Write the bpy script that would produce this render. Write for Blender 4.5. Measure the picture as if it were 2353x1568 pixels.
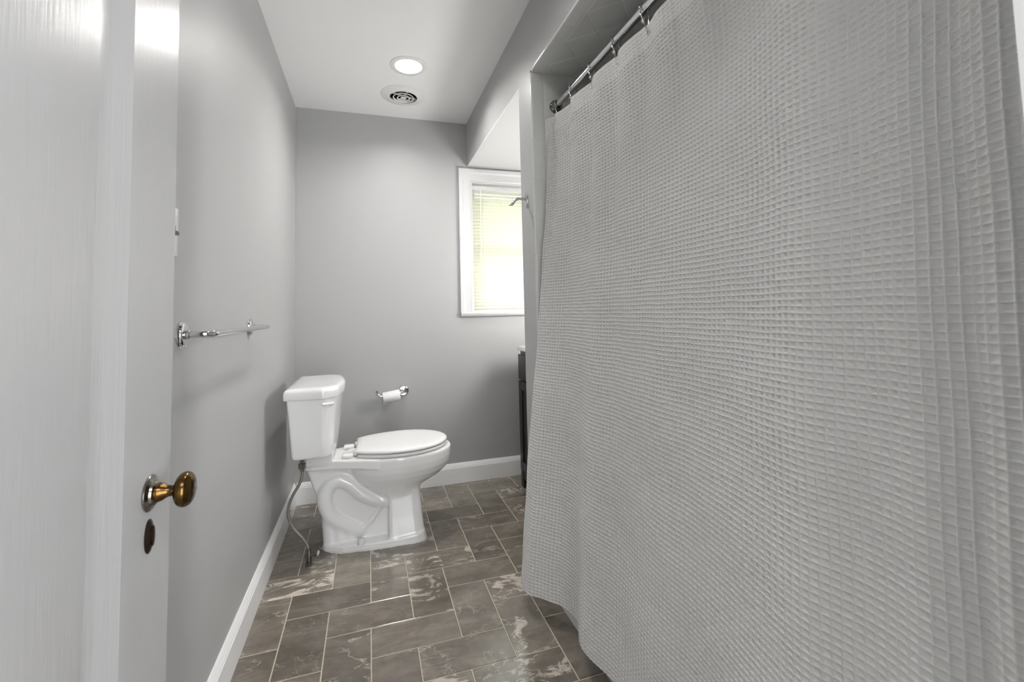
import bpy, bmesh, math, random
import numpy as np
from mathutils import Vector, Matrix

S = bpy.context.scene
C = S.collection
for o in list(bpy.data.objects):
    bpy.data.objects.remove(o)

# ---------------------------------------------------------------- camera
def rot_rows(yaw, pitch, roll):
    f = np.array([math.sin(yaw)*math.cos(pitch), math.cos(yaw)*math.cos(pitch), math.sin(pitch)])
    r = np.array([math.cos(yaw), -math.sin(yaw), 0.0])
    u = np.cross(r, f)
    return r*math.cos(roll)+u*math.sin(roll), -r*math.sin(roll)+u*math.cos(roll), f

cam_d = bpy.data.cameras.new('camera')
cam = bpy.data.objects.new('camera', cam_d)
C.objects.link(cam)
S.camera = cam
_r, _u, _f = rot_rows(0.30582, 0.059587, -0.024219)
cam.matrix_world = Matrix(((_r[0], _u[0], -_f[0], 0.432), (_r[1], _u[1], -_f[1], 0.0),
                           (_r[2], _u[2], -_f[2], 1.1312), (0, 0, 0, 1)))
cam_d.sensor_fit = 'HORIZONTAL'
cam_d.sensor_width = 36.0
cam_d.lens = 36.0*1045.26/2353
cam_d.shift_y = -133.38/2353
cam_d.clip_start = 0.02
cam_d.dof.use_dof = True
cam_d.dof.focus_distance = 2.2
cam_d.dof.aperture_fstop = 9.0

# ---------------------------------------------------------------- world and exposure
WORLD_STRENGTH = 6.8
CAN_L = 395.0
CAN_NEAR_L = 105.0
VANITY_L = 92.0
HALL_FILL_L = 22.0
FILL_PANE_L = 8.8
w = bpy.data.worlds.new('sky_world')
S.world = w
w.use_nodes = True
bgn = w.node_tree.nodes['Background']
bgn.inputs['Color'].default_value = (0.86, 0.92, 1.0, 1)
bgn.inputs['Strength'].default_value = WORLD_STRENGTH
vs = S.view_settings
vs.view_transform = 'Standard'
vs.look = 'None'
vs.gamma = 1.0
vs.use_curve_mapping = False
vs.exposure = 0.0

# room constants (metres)
D, W, H = 3.0604, 1.0892, 2.44
HS = 2.1364
Y1, Y2 = 1.9107, 1.7562
XR = 1.875

pd = bpy.data.lights.new('window_daylight', 'AREA')
pd.shape = 'RECTANGLE'; pd.size = 0.70; pd.size_y = 0.95
pd.cycles.is_portal = True
po = bpy.data.objects.new('window_daylight', pd)
po.location = (1.45, D+0.125, 1.58); po.rotation_euler = (math.radians(-90), 0, 0)
C.objects.link(po)

# ---------------------------------------------------------------- materials
def lin(c):
    return tuple(((v/255.0)/12.92 if v/255.0 <= 0.04045 else ((v/255.0+0.055)/1.055)**2.4) for v in c)

def mat(name, col, rough=0.5, metal=0.0, spec=0.5, coat=0.0, bump=None, emit=None, mottled=None):
    m = bpy.data.materials.new(name)
    m.use_nodes = True
    nt = m.node_tree
    b = nt.nodes['Principled BSDF']
    b.inputs['Base Color'].default_value = (*col, 1)
    b.inputs['Roughness'].default_value = rough
    b.inputs['Metallic'].default_value = metal
    b.inputs['Specular IOR Level'].default_value = spec
    b.inputs['Coat Weight'].default_value = coat
    if emit:
        b.inputs['Emission Color'].default_value = (*emit[0], 1)
        b.inputs['Emission Strength'].default_value = emit[1]
    tc = nt.nodes.new('ShaderNodeTexCoord')
    if bump:                                   # (scale xyz, strength, distance, detail)
        mp = nt.nodes.new('ShaderNodeMapping')
        mp.inputs['Scale'].default_value = bump[0]
        nz = nt.nodes.new('ShaderNodeTexNoise')
        nz.inputs['Scale'].default_value = 1.0
        nz.inputs['Detail'].default_value = bump[3]
        bp = nt.nodes.new('ShaderNodeBump')
        bp.inputs['Strength'].default_value = bump[1]
        bp.inputs['Distance'].default_value = bump[2]
        nt.links.new(tc.outputs['Object'], mp.inputs['Vector'])
        nt.links.new(mp.outputs[0], nz.inputs['Vector'])
        nt.links.new(nz.outputs['Fac'], bp.inputs['Height'])
        nt.links.new(bp.outputs[0], b.inputs['Normal'])
    if mottled:                                # (colour, scale, contrast low, high)
        nz = nt.nodes.new('ShaderNodeTexNoise')
        nz.inputs['Scale'].default_value = mottled[1]
        nz.inputs['Detail'].default_value = 6
        rp = nt.nodes.new('ShaderNodeValToRGB')
        rp.color_ramp.elements[0].position = mottled[2]
        rp.color_ramp.elements[1].position = mottled[3]
        rp.color_ramp.elements[0].color = (*col, 1)
        rp.color_ramp.elements[1].color = (*mottled[0], 1)
        nt.links.new(tc.outputs['Object'], nz.inputs['Vector'])
        nt.links.new(nz.outputs['Fac'], rp.inputs['Fac'])
        nt.links.new(rp.outputs['Color'], b.inputs['Base Color'])
    return m

M = {}
M['wall'] = mat('grey_wall_paint', (0.42, 0.42, 0.422), 0.42, spec=0.35, bump=((90, 90, 90), 0.08, 0.002, 3))
M['ceil'] = mat('white_ceiling_paint', (0.90, 0.90, 0.90), 0.7, spec=0.2)
M['trim'] = mat('white_trim_paint', (0.89, 0.89, 0.89), 0.3, bump=((14, 14, 14), 0.05, 0.002, 2))
M['trim_dim'] = mat('white_trim_paint_dimmed', (0.64, 0.64, 0.645), 0.3, bump=((14, 14, 14), 0.05, 0.002, 2))  # trim white darkened in colour to offset strong lamp light at the window
M['ceil_dim'] = mat('white_ceiling_paint_dimmed', (0.70, 0.70, 0.705), 0.7, spec=0.2)  # ceiling white darkened in colour to offset the nearby vanity lamp
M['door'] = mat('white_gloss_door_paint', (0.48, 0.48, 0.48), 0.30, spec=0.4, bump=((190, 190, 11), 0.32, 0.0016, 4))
M['china'] = mat('white_vitreous_china', (0.87, 0.87, 0.87), 0.08, coat=0.4)
M['plastic'] = mat('white_plastic', (0.80, 0.80, 0.79), 0.25)
M['chrome'] = mat('polished_chrome', (0.72, 0.72, 0.72), 0.07, metal=1)
M['nickel'] = mat('aged_nickel', (0.30, 0.285, 0.25), 0.22, metal=1)
M['steel_braid'] = mat('braided_steel', (0.26, 0.25, 0.22), 0.42, metal=0.8, bump=((900, 900, 900), 0.5, 0.001, 1))
M['valve'] = mat('tarnished_valve_metal', (0.13, 0.12, 0.11), 0.3, metal=0.9)
M['brass'] = mat('antique_brass', (0.16, 0.09, 0.028), 0.22, metal=1, mottled=((0.09, 0.055, 0.022), 60, 0.38, 0.65))
M['bronze'] = mat('dark_bronze', (0.06, 0.042, 0.03), 0.28, metal=0.9)
M['black'] = mat('black_void', (0.012, 0.012, 0.012), 0.7)
M['vanity'] = mat('charcoal_cabinet_paint', (0.011, 0.011, 0.0115), 0.4)
M['paper'] = mat('toilet_paper', (0.86, 0.86, 0.86), 0.9, spec=0.1, bump=((250, 250, 250), 0.2, 0.001, 2))
M['card'] = mat('cardboard_core', (0.36, 0.27, 0.18), 0.9)
M['tilew'] = mat('pale_grey_glazed_tile', (0.66, 0.67, 0.65), 0.12, bump=((14, 14, 14), 0.05, 0.002, 2))
M['groutw'] = mat('wall_tile_grout', (0.74, 0.74, 0.72), 0.9)
M['tub'] = mat('white_tub_enamel', (0.78, 0.78, 0.79), 0.12)
M['groutf'] = mat('floor_grout', (0.52, 0.48, 0.38), 0.85, bump=((400, 400, 400), 0.3, 0.001, 2))
M['sub'] = mat('plain_subfloor', (0.3, 0.24, 0.18), 0.5)
M['caulk'] = mat('old_white_caulk', (0.66, 0.64, 0.60), 0.6, bump=((120, 120, 120), 0.6, 0.003, 3))
M['lamp'] = mat('lit_lens', (1, 1, 1), 0.5, emit=((1.0, 0.975, 0.945), CAN_L))
M['lamp_near'] = mat('lit_lens_near_door', (1, 1, 1), 0.5, emit=((1.0, 0.975, 0.945), CAN_NEAR_L))
M['vlamp'] = mat('lit_vanity_globe', (1, 1, 1), 0.5, emit=((1.0, 0.975, 0.94), VANITY_L))
M['hfill'] = mat('lit_hall_fill', (1, 1, 1), 0.5, emit=((1.0, 0.98, 0.96), HALL_FILL_L))  # emission of the fill light added in the hall
M['fill_pane'] = mat('frosted_fill_pane', (0.8, 0.8, 0.8), 0.4, emit=((0.93, 0.96, 1.0), FILL_PANE_L))  # glowing pane added as low fill from behind the camera
M['brick_gold'] = mat('brassy_blind_edge', (0.42, 0.30, 0.10), 0.5)
M['cord'] = mat('cream_blind_cord', (0.80, 0.78, 0.66), 0.6)
M['grass'] = mat('dry_yard_ground', (0.24, 0.23, 0.16), 0.9, mottled=((0.36, 0.35, 0.27), 3, 0.35, 0.7))
M['leaf'] = mat('tree_foliage', (0.10, 0.14, 0.06), 0.7, mottled=((0.30, 0.34, 0.20), 5, 0.35, 0.7))
M['bark'] = mat('tree_bark', (0.12, 0.09, 0.06), 0.9)
M['siding'] = mat('pale_neighbour_siding', (0.8, 0.8, 0.8), 0.8)

def mat_cloth():
    m = mat('white_waffle_cotton', (0.73, 0.73, 0.715), 0.9, spec=0.08, bump=((1500, 1500, 1500), 0.25, 0.0006, 2))
    nt = m.node_tree
    b = nt.nodes['Principled BSDF']
    tr = nt.nodes.new('ShaderNodeBsdfTranslucent')
    tr.inputs['Color'].default_value = (0.73, 0.73, 0.715, 1)
    mx = nt.nodes.new('ShaderNodeMixShader'); mx.inputs[0].default_value = 0.12
    out = nt.nodes['Material Output']
    nt.links.new(b.outputs[0], mx.inputs[1]); nt.links.new(tr.outputs[0], mx.inputs[2])
    nt.links.new(mx.outputs[0], out.inputs['Surface'])
    return m
M['cloth'] = mat_cloth()

def mat_slat():
    m = bpy.data.materials.new('cream_blind_slat'); m.use_nodes = True
    nt = m.node_tree
    b = nt.nodes['Principled BSDF']
    b.inputs['Base Color'].default_value = (0.84, 0.83, 0.75, 1)
    b.inputs['Roughness'].default_value = 0.4
    tr = nt.nodes.new('ShaderNodeBsdfTranslucent')
    tr.inputs['Color'].default_value = (0.86, 0.85, 0.76, 1)
    mx = nt.nodes.new('ShaderNodeMixShader'); mx.inputs[0].default_value = 0.55
    nt.links.new(b.outputs[0], mx.inputs[1]); nt.links.new(tr.outputs[0], mx.inputs[2])
    nt.links.new(mx.outputs[0], nt.nodes['Material Output'].inputs['Surface'])
    return m
M['slat'] = mat_slat()

def mat_glass():
    m = bpy.data.materials.new('window_glass'); m.use_nodes = True
    nt = m.node_tree
    nt.nodes.remove(nt.nodes['Principled BSDF'])
    t = nt.nodes.new('ShaderNodeBsdfTransparent'); t.inputs['Color'].default_value = (0.95, 0.97, 0.96, 1)
    g = nt.nodes.new('ShaderNodeBsdfGlossy'); g.inputs['Roughness'].default_value = 0.02
    mx = nt.nodes.new('ShaderNodeMixShader'); mx.inputs[0].default_value = 0.07
    nt.links.new(t.outputs[0], mx.inputs[1]); nt.links.new(g.outputs[0], mx.inputs[2])
    nt.links.new(mx.outputs[0], nt.nodes['Material Output'].inputs['Surface'])
    return m
M['glass'] = mat_glass()

def mat_floor():
    m = bpy.data.materials.new('veined_brown_stone_tile'); m.use_nodes = True
    nt = m.node_tree; N = nt.nodes; L = nt.links
    b = N['Principled BSDF']
    tc = N.new('ShaderNodeTexCoord')
    at = N.new('ShaderNodeAttribute'); at.attribute_name = 'tile_seed'
    sc = N.new('ShaderNodeVectorMath'); sc.operation = 'SCALE'; sc.inputs['Scale'].default_value = 23.0
    L.new(at.outputs['Color'], sc.inputs[0])
    ad = N.new('ShaderNodeVectorMath'); ad.operation = 'ADD'
    L.new(tc.outputs['Object'], ad.inputs[0]); L.new(sc.outputs[0], ad.inputs[1])
    def noise(scale, detail, dist=0.0, vec=None, rough=0.55):
        n = N.new('ShaderNodeTexNoise')
        n.inputs['Scale'].default_value = scale; n.inputs['Detail'].default_value = detail
        n.inputs['Distortion'].default_value = dist; n.inputs['Roughness'].default_value = rough
        L.new((vec or ad).outputs[0], n.inputs['Vector'])
        return n
    def ramp(src, stops):
        r = N.new('ShaderNodeValToRGB')
        e = r.color_ramp.elements
        e[0].position, e[0].color = stops[0][0], (*stops[0][1], 1)
        e[1].position, e[1].color = stops[-1][0], (*stops[-1][1], 1)
        for p, c in stops[1:-1]:
            x = e.new(p); x.color = (*c, 1)
        L.new(src, r.inputs['Fac'])
        return r
    def mix(f, a, c):
        x = N.new('ShaderNodeMix'); x.data_type = 'RGBA'
        if isinstance(f, float): x.inputs[0].default_value = f
        else: L.new(f, x.inputs[0])
        L.new(a, x.inputs[6])
        if isinstance(c, tuple): x.inputs[7].default_value = (*c, 1)
        else: L.new(c, x.inputs[7])
        return x.outputs[2]
    def mth(op, a, bv):
        x = N.new('ShaderNodeMath'); x.operation = op
        for k, v in enumerate((a, bv)):
            if isinstance(v, (int, float)): x.inputs[k].default_value = v
            else: L.new(v, x.inputs[k])
        return x.outputs[0]
    # per tile grain direction: stretch along the diagonal
    mp = N.new('ShaderNodeMapping'); mp.inputs['Rotation'].default_value = (0, 0, 0.5)
    mp.inputs['Scale'].default_value = (1.0, 2.6, 1.0)
    L.new(ad.outputs[0], mp.inputs['Vector'])
    n1 = noise(5.0, 8, 0.6, mp, 0.6)
    base = ramp(n1.outputs['Fac'], [(0.25, (0.098, 0.082, 0.064)), (0.5, (0.178, 0.152, 0.121)), (0.75, (0.295, 0.260, 0.214))])
    n2 = noise(34, 6, 0.3)
    c1 = mix(0.22, base.outputs['Color'], ramp(n2.outputs['Fac'], [(0.3, (0.05, 0.042, 0.034)), (0.7, (0.24, 0.215, 0.185))]).outputs['Color'])
    # veins: thin ridges of a distorted noise, only where a broad mask allows
    sp = N.new('ShaderNodeSeparateColor'); L.new(at.outputs['Color'], sp.inputs[0])
    v = noise(2.6, 5, 0.5, mp, 0.58)
    ab = mth('ABSOLUTE', mth('SUBTRACT', v.outputs['Fac'], 0.5), 0.0)
    thin = ramp(ab, [(0.0, (1, 1, 1)), (0.006, (0.5, 0.5, 0.5)), (0.012, (0, 0, 0))])
    tone = mth('MULTIPLY', mth('SUBTRACT', sp.outputs[1], 0.5), 0.36)
    mask = ramp(mth('ADD', noise(4.0, 3).outputs['Fac'], tone), [(0.50, (0, 0, 0)), (0.60, (1, 1, 1))])
    vf = mth('MULTIPLY', thin.outputs['Color'], mask.outputs['Color'])
    v2 = noise(5.5, 5, 0.35, ad, 0.6)
    ab2 = mth('ABSOLUTE', mth('SUBTRACT', v2.outputs['Fac'], 0.47), 0.0)
    hair = ramp(ab2, [(0.0, (1, 1, 1)), (0.006, (0, 0, 0))])
    mask3 = ramp(mth('ADD', noise(3.0, 2).outputs['Fac'], mth('MULTIPLY', mth('SUBTRACT', sp.outputs[2], 0.5), 0.36)), [(0.52, (0, 0, 0)), (0.60, (1, 1, 1))])
    vh = mth('MULTIPLY', hair.outputs['Color'], mask3.outputs['Color'])
    wide = ramp(ab, [(0.0, (1, 1, 1)), (0.030, (1, 1, 1)), (0.045, (0, 0, 0))])
    mask2 = ramp(mth('ADD', noise(9.0, 6, 0.6, ad, 0.65).outputs['Fac'], tone), [(0.645, (0, 0, 0)), (0.665, (1, 1, 1))])
    vf2 = mth('MULTIPLY', wide.outputs['Color'], mask2.outputs['Color'])
    vv = mth('MINIMUM', mth('ADD', mth('ADD', mth('MULTIPLY', vf, 0.65), mth('MULTIPLY', vh, 0.45)), mth('MULTIPLY', vf2, 0.75)), 1.0)
    c2 = mix(vv, c1, (0.56, 0.50, 0.43))
    # small tone change from tile to tile
    hs = N.new('ShaderNodeHueSaturation')
    L.new(mth('ADD', mth('MULTIPLY', sp.outputs[0], 0.5), 0.78), hs.inputs['Value'])
    L.new(c2, hs.inputs['Color'])
    L.new(hs.outputs[0], b.inputs['Base Color'])
    b.inputs['Roughness'].default_value = 0.14
    b.inputs['Specular IOR Level'].default_value = 0.85
    bp = N.new('ShaderNodeBump'); bp.inputs['Strength'].default_value = 0.14; bp.inputs['Distance'].default_value = 0.002
    L.new(noise(170, 3).outputs['Fac'], bp.inputs['Height'])
    L.new(bp.outputs[0], b.inputs['Normal'])
    return m
M['floor'] = mat_floor()

# ---------------------------------------------------------------- mesh helpers
def smooth_by_angle(me, ang):
    me.polygons.foreach_set('use_smooth', [True]*len(me.polygons))
    try:
        me.set_sharp_from_angle(angle=math.radians(ang))
    except Exception:
        pass

def link(name, bm, m, parent=None, ang=35, loc=None):
    """links the bmesh as one object; with loc the mesh is given in local coordinates"""
    bmesh.ops.recalc_face_normals(bm, faces=bm.faces)
    me = bpy.data.meshes.new(name)
    bm.to_mesh(me); bm.free()
    ms = m if isinstance(m, (list, tuple)) else [m]
    for x in ms: me.materials.append(x)
    if ang is not None: smooth_by_angle(me, ang)
    o = bpy.data.objects.new(name, me); C.objects.link(o)
    if loc is not None: o.location = loc
    if parent is not None: o.parent = parent
    return o

def BM(): return bmesh.new()

def box(bm, a, b, bevel=0.0, seg=2, mi=0):
    """axis aligned box between corners a and b"""
    vs_ = [bm.verts.new((x, y, z)) for x in (a[0], b[0]) for y in (a[1], b[1]) for z in (a[2], b[2])]
    idx = ((0, 1, 3, 2), (4, 6, 7, 5), (0, 4, 5, 1), (2, 3, 7, 6), (0, 2, 6, 4), (1, 5, 7, 3))
    fs = [bm.faces.new([vs_[i] for i in q]) for q in idx]
    for f in fs: f.material_index = mi
    if bevel > 0:
        es = set(e for f in fs for e in f.edges)
        r = bmesh.ops.bevel(bm, geom=list(es), offset=bevel, segments=seg, profile=0.5, affect='EDGES')
        for f in r['faces']: f.material_index = mi
    return bm

def loft(bm, rings, cap0=True, cap1=True, closed=True, mi=0):
    vr = [[bm.verts.new(p) for p in r] for r in rings]
    n = len(rings[0])
    for a, b in zip(vr[:-1], vr[1:]):
        for i in range(n if closed else n-1):
            j = (i+1) % n
            f = bm.faces.new((a[i], a[j], b[j], b[i])); f.material_index = mi
    if cap0: bm.faces.new(list(reversed(vr[0]))).material_index = mi
    if cap1: bm.faces.new(vr[-1]).material_index = mi
    return vr

def frame_of(d):
    d = Vector(d).normalized()
    h = Vector((0, 0, 1)) if abs(d.z) < 0.9 else Vector((1, 0, 0))
    a = d.cross(h).normalized(); b = d.cross(a).normalized()
    return a, b

def lathe(bm, origin, axis, prof, n=32, mi=0, sy=1.0, up=None):
    """prof: list of (distance along axis, radius); radius 0 closes to a point ring cap"""
    o = Vector(origin); ax = Vector(axis).normalized()
    a, b = frame_of(ax)
    rings = []
    for t, r in prof:
        r = max(r, 1e-5)
        rings.append([o+ax*t+a*(r*math.cos(2*math.pi*k/n))+b*(r*sy*math.sin(2*math.pi*k/n)) for k in range(n)])
    loft(bm, rings, mi=mi)
    return bm

def spline(pts, n=8):
    """Catmull-Rom through the points"""
    P = [Vector(p) for p in pts]
    P = [P[0]*2-P[1]]+P+[P[-1]*2-P[-2]]
    out = []
    for i in range(1, len(P)-2):
        for k in range(n):
            t = k/n
            out.append(0.5*((2*P[i])+(-P[i-1]+P[i+1])*t+(2*P[i-1]-5*P[i]+4*P[i+1]-P[i+2])*t*t+(-P[i-1]+3*P[i]-3*P[i+1]+P[i+2])*t**3))
    out.append(P[-2])
    return out

def tube(bm, pts, r, n=14, closed=False, mi=0):
    pts = [Vector(p) for p in pts]
    m_ = len(pts)
    rad = r if isinstance(r, (list, tuple)) else [r]*m_
    tang = []
    for i in range(m_):
        if closed: d = pts[(i+1) % m_]-pts[i-1]
        else: d = pts[min(i+1, m_-1)]-pts[max(i-1, 0)]
        tang.append(d.normalized())
    a, _ = frame_of(tang[0])
    rings = []
    for i in range(m_):
        t = tang[i]
        a = (a-t*a.dot(t)).normalized(); b = t.cross(a)
        rings.append([pts[i]+a*(rad[i]*math.cos(2*math.pi*k/n))+b*(rad[i]*math.sin(2*math.pi*k/n)) for k in range(n)])
    if closed:
        rings.append(rings[0])
        vr = [[bm.verts.new(p) for p in q] for q in rings[:-1]]
        vr.append(vr[0])
        for x, y in zip(vr[:-1], vr[1:]):
            for i in range(n):
                j = (i+1) % n
                f = bm.faces.new((x[i], x[j], y[j], y[i])); f.material_index = mi
    else:
        loft(bm, rings, mi=mi)
    return bm

def round_poly(pts, r, n=6):
    """2-D polygon with rounded corners; r single value or per point"""
    out = []; m_ = len(pts)
    for i in range(m_):
        p0, p, p1 = Vector(pts[i-1]), Vector(pts[i]), Vector(pts[(i+1) % m_])
        rr = r[i] if isinstance(r, (list, tuple)) else r
        a = (p0-p); b = (p1-p)
        k = min(rr, a.length*0.49, b.length*0.49)
        if k < 1e-5:
            out.append(p.to_tuple()); continue
        s = p+a.normalized()*k; e = p+b.normalized()*k
        for j in range(n+1):
            t = j/n
            q = s*(1-t)**2+p*2*t*(1-t)+e*t*t
            out.append((q.x, q.y))
    return out

def inset_ring(poly, d):
    """offset a convex-ish polygon outline inwards by d"""
    m_ = len(poly); out = []
    area = sum(poly[i-1][0]*poly[i][1]-poly[i][0]*poly[i-1][1] for i in range(m_))
    sgn = 1 if area > 0 else -1
    for i in range(m_):
        p0, p, p1 = poly[i-1], poly[i], poly[(i+1) % m_]
        dx, dy = p1[0]-p0[0], p1[1]-p0[1]
        l = math.hypot(dx, dy) or 1
        out.append((p[0]-dy/l*d*sgn, p[1]+dx/l*d*sgn))
    return out

def thing(name, label, cat, loc=(0, 0, 0), group=None):
    o = bpy.data.objects.new(name, None); C.objects.link(o)
    o.location = loc; o.empty_display_size = 0.05
    o['label'] = label; o['category'] = cat
    if group: o['group'] = group
    return o

def tag(o, label, cat, group=None):
    o['label'] = label; o['category'] = cat
    if group: o['group'] = group
    return o

def part(name, bm, m, root, ang=35, label=None):
    """part given in world coordinates, parented to root (roots are never rotated)"""
    base = Vector((0, 0, 0)); p = root
    while p is not None:
        base += p.location; p = p.parent
    bmesh.ops.translate(bm, verts=bm.verts, vec=-base)
    o = link(name, bm, m, root, ang)
    if label: o['label'] = label
    return o

def struct(name, bm, m, ang=35, parent=None):
    o = link(name, bm, m, parent, ang)
    o['kind'] = 'structure'
    return o

# surface nets for the toilet body
def surface_nets(F, origin, h):
    nx, ny, nz = F.shape
    s = F < 0
    cnt = np.zeros((nx-1, ny-1, nz-1)); acc = np.zeros((nx-1, ny-1, nz-1, 3))
    def sl(c): return tuple(slice(k, n-1+k) for k, n in zip(c, F.shape))
    cor = [(i, j, k) for i in (0, 1) for j in (0, 1) for k in (0, 1)]
    for c in cor:
        for ax in range(3):
            if c[ax] == 0:
                e = list(c); e[ax] = 1; e = tuple(e)
                a, b = F[sl(c)], F[sl(e)]
                cr = (a < 0) != (b < 0)
                t = np.where(cr, a/np.where(cr, a-b, 1), 0)
                cnt += cr
                for q in range(3):
                    acc[..., q] += np.where(cr, c[q]+(t if q == ax else 0), 0)
    act = cnt > 0
    idx = -np.ones(act.shape, int)
    idx[act] = np.arange(act.sum())
    g = np.stack(np.meshgrid(*[np.arange(n-1) for n in F.shape], indexing='ij'), -1)
    V = (g[act]+acc[act]/cnt[act][:, None])*h+np.array(origin)
    quads = []
    for ax in range(3):
        u, v = (ax+1) % 3, (ax+2) % 3
        a = [slice(1, n-1) for n in F.shape]; a[ax] = slice(0, F.shape[ax]-1)
        b = list(a); b[ax] = slice(1, F.shape[ax])
        cr = s[tuple(a)] != s[tuple(b)]
        flip = s[tuple(a)][cr]
        p = np.argwhere(cr)
        off = np.array([1, 1, 1]); off[ax] = 0
        p = p+off
        def at(du, dv):
            q = p.copy(); q[:, u] += du; q[:, v] += dv
            return idx[q[:, 0], q[:, 1], q[:, 2]]
        Q = np.stack([at(-1, -1), at(0, -1), at(0, 0), at(-1, 0)], 1)
        Q[~flip] = Q[~flip][:, ::-1]
        quads.append(Q)
    return V, np.concatenate(quads)

def mesh_np(name, V, Q, m, parent=None, loc=None):
    me = bpy.data.meshes.new(name)
    me.vertices.add(len(V)); me.vertices.foreach_set('co', np.asarray(V, np.float32).ravel())
    me.loops.add(Q.size); me.loops.foreach_set('vertex_index', Q.astype(np.int32).ravel())
    me.polygons.add(len(Q)); me.polygons.foreach_set('loop_start', np.arange(0, Q.size, 4, dtype=np.int32))
    me.polygons.foreach_set('use_smooth', np.ones(len(Q), bool))
    me.update(calc_edges=True); me.validate()
    me.materials.append(m)
    o = bpy.data.objects.new(name, me); C.objects.link(o)
    if parent is not None: o.parent = parent
    if loc is not None: o.location = loc
    return o

# ================================================================ SETTING
TH = 0.12
b = BM(); box(b, (-TH, -1.35, 0), (0, D+0.16, H)); struct('wall_left', b, M['wall'])
# back wall with the window hole
WX0, WX1, WZ0, WZ1 = 1.111, 1.775, 1.118, 2.036
b = BM()
box(b, (0, D, 0), (WX0, D+0.16, H)); box(b, (WX1, D, 0), (XR+TH, D+0.16, H))
box(b, (WX0, D, 0), (WX1, D+0.16, WZ0)); box(b, (WX0, D, WZ1), (WX1, D+0.16, H))
bmesh.ops.remove_doubles(b, verts=b.verts, dist=1e-5)
struct('wall_back', b, M['wall'])
b = BM(); box(b, (XR, 0.08, 0), (XR+TH, D, H)); struct('wall_right', b, M['wall'])
# dropped header above vanity alcove and shower, and the stub wall between them
b = BM(); box(b, (W, 0.236, HS+0.006), (XR, D, H), 0.0); struct('wall_soffit', b, M['wall'])
b = BM(); box(b, (W, Y2, 0), (XR, Y1, HS+0.006), 0.0); struct('wall_partition', b, M['wall'])
b = BM(); box(b, (W+0.0005, Y1, HS), (XR, D, HS+0.006)); struct('ceiling_alcove', b, M['ceil_dim'])
b = BM(); box(b, (0, 0.08, H), (XR+TH, D+0.16, H+0.1)); struct('ceiling', b, M['ceil'])
b = BM()
box(b, (0, 0.08, 0), (0.065, 0.2, H)); box(b, (0.92, 0.08, 0), (W, 0.2, H)); box(b, (W, 0.08, 0), (XR, 0.236, H))
box(b, (0.065, 0.08, 2.06), (0.92, 0.2, H))
struct('wall_front', b, M['wall'])
b = BM()
box(b, (0.92, 0.07, 0), (0.935, 0.21, 2.06)); box(b, (0.05, 0.07, 0), (0.066, 0.199, 2.06)); box(b, (0.05, 0.07, 2.05), (0.935, 0.21, 2.065))
struct('trim_1', b, M['trim'])
# hallway behind the doorway
b = BM(); box(b, (-TH, -1.35, -0.1), (2.0, 0.079, 0)); struct('floor_hall', b, M['sub'])
b = BM(); box(b, (-TH, -1.47, 0), (2.0, -1.35, H)); box(b, (1.95, -1.35, 0), (2.07, 0.08, H)); struct('wall_hall', b, M['wall'])
b = BM(); box(b, (-TH, -1.47, H), (2.07, 0.08, H+0.1)); struct('ceiling_hall', b, M['ceil'])

# floor: herringbone of 15 x 30 cm stone tiles on a grout bed
G, X0, Y0 = 0.1512, 0.1319, 1.4878
b = BM()
box(b, (0, 0.079, -0.1), (XR, D, -0.0015), mi=1)
b.faces.ensure_lookup_table()
seed_l = b.loops.layers.float_color.new('tile_seed')
rng = random.Random(11)
gap = 0.0022
def clipped_tile(x0, x1, y0, y1):
    x0, x1 = max(x0, 0.002), min(x1, XR-0.002); y0, y1 = max(y0, 0.082), min(y1, D-0.002)
    if x1-x0 < 0.01 or y1-y0 < 0.01: return
    c = (rng.random(), rng.random(), rng.random(), 1)
    e = 0.0016
    lo = [b.verts.new((x, y, -0.0016)) for x, y in ((x0, y0), (x1, y0), (x1, y1), (x0, y1))]
    md = [b.verts.new((x, y, -0.0007)) for x, y in ((x0, y0), (x1, y0), (x1, y1), (x0, y1))]
    hi = [b.verts.new((x, y, 0.0)) for x, y in ((x0+e, y0+e), (x1-e, y0+e), (x1-e, y1-e), (x0+e, y1-e))]
    fs = [b.faces.new(hi)]
    for p, q in ((lo, md), (md, hi)):
        for k in range(4):
            fs.append(b.faces.new((p[k], p[(k+1) % 4], q[(k+1) % 4], q[k])))
    for f in fs:
        for l in f.loops: l[seed_l] = c
for i in range(-4, 14):
    for j in range(-12, 13):
        s = (i+j) % 4
        x, y = X0+i*G, Y0+j*G
        if s == 3: clipped_tile(x+gap, x+2*G-gap, y+gap, y+G-gap)
        elif s == 1: clipped_tile(x+gap, x+G-gap, y+gap, y+2*G-gap)
fl = struct('floor', b, [M['floor'], M['groutf']], 20)

# baseboards
def baseboard_profile():
    return [(0, 0), (0.016, 0), (0.016, 0.098), (0.0135, 0.102), (0.0135, 0.106), (0.0115, 0.109), (0.009, 0.116), (0.005, 0.124), (0.003, 0.127), (0, 0.127)]
b = BM()
pr = baseboard_profile()
loft(b, [[(x, y, z) for x, z in pr] for y in (0.2, D-0.0)])
struct('baseboard_left', b, M['trim'], 25)
b = BM()
loft(b, [[(x, D-t, z) for t, z in pr] for x in (0.016, XR)])
struct('baseboard_back', b, M['trim'], 25)

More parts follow.
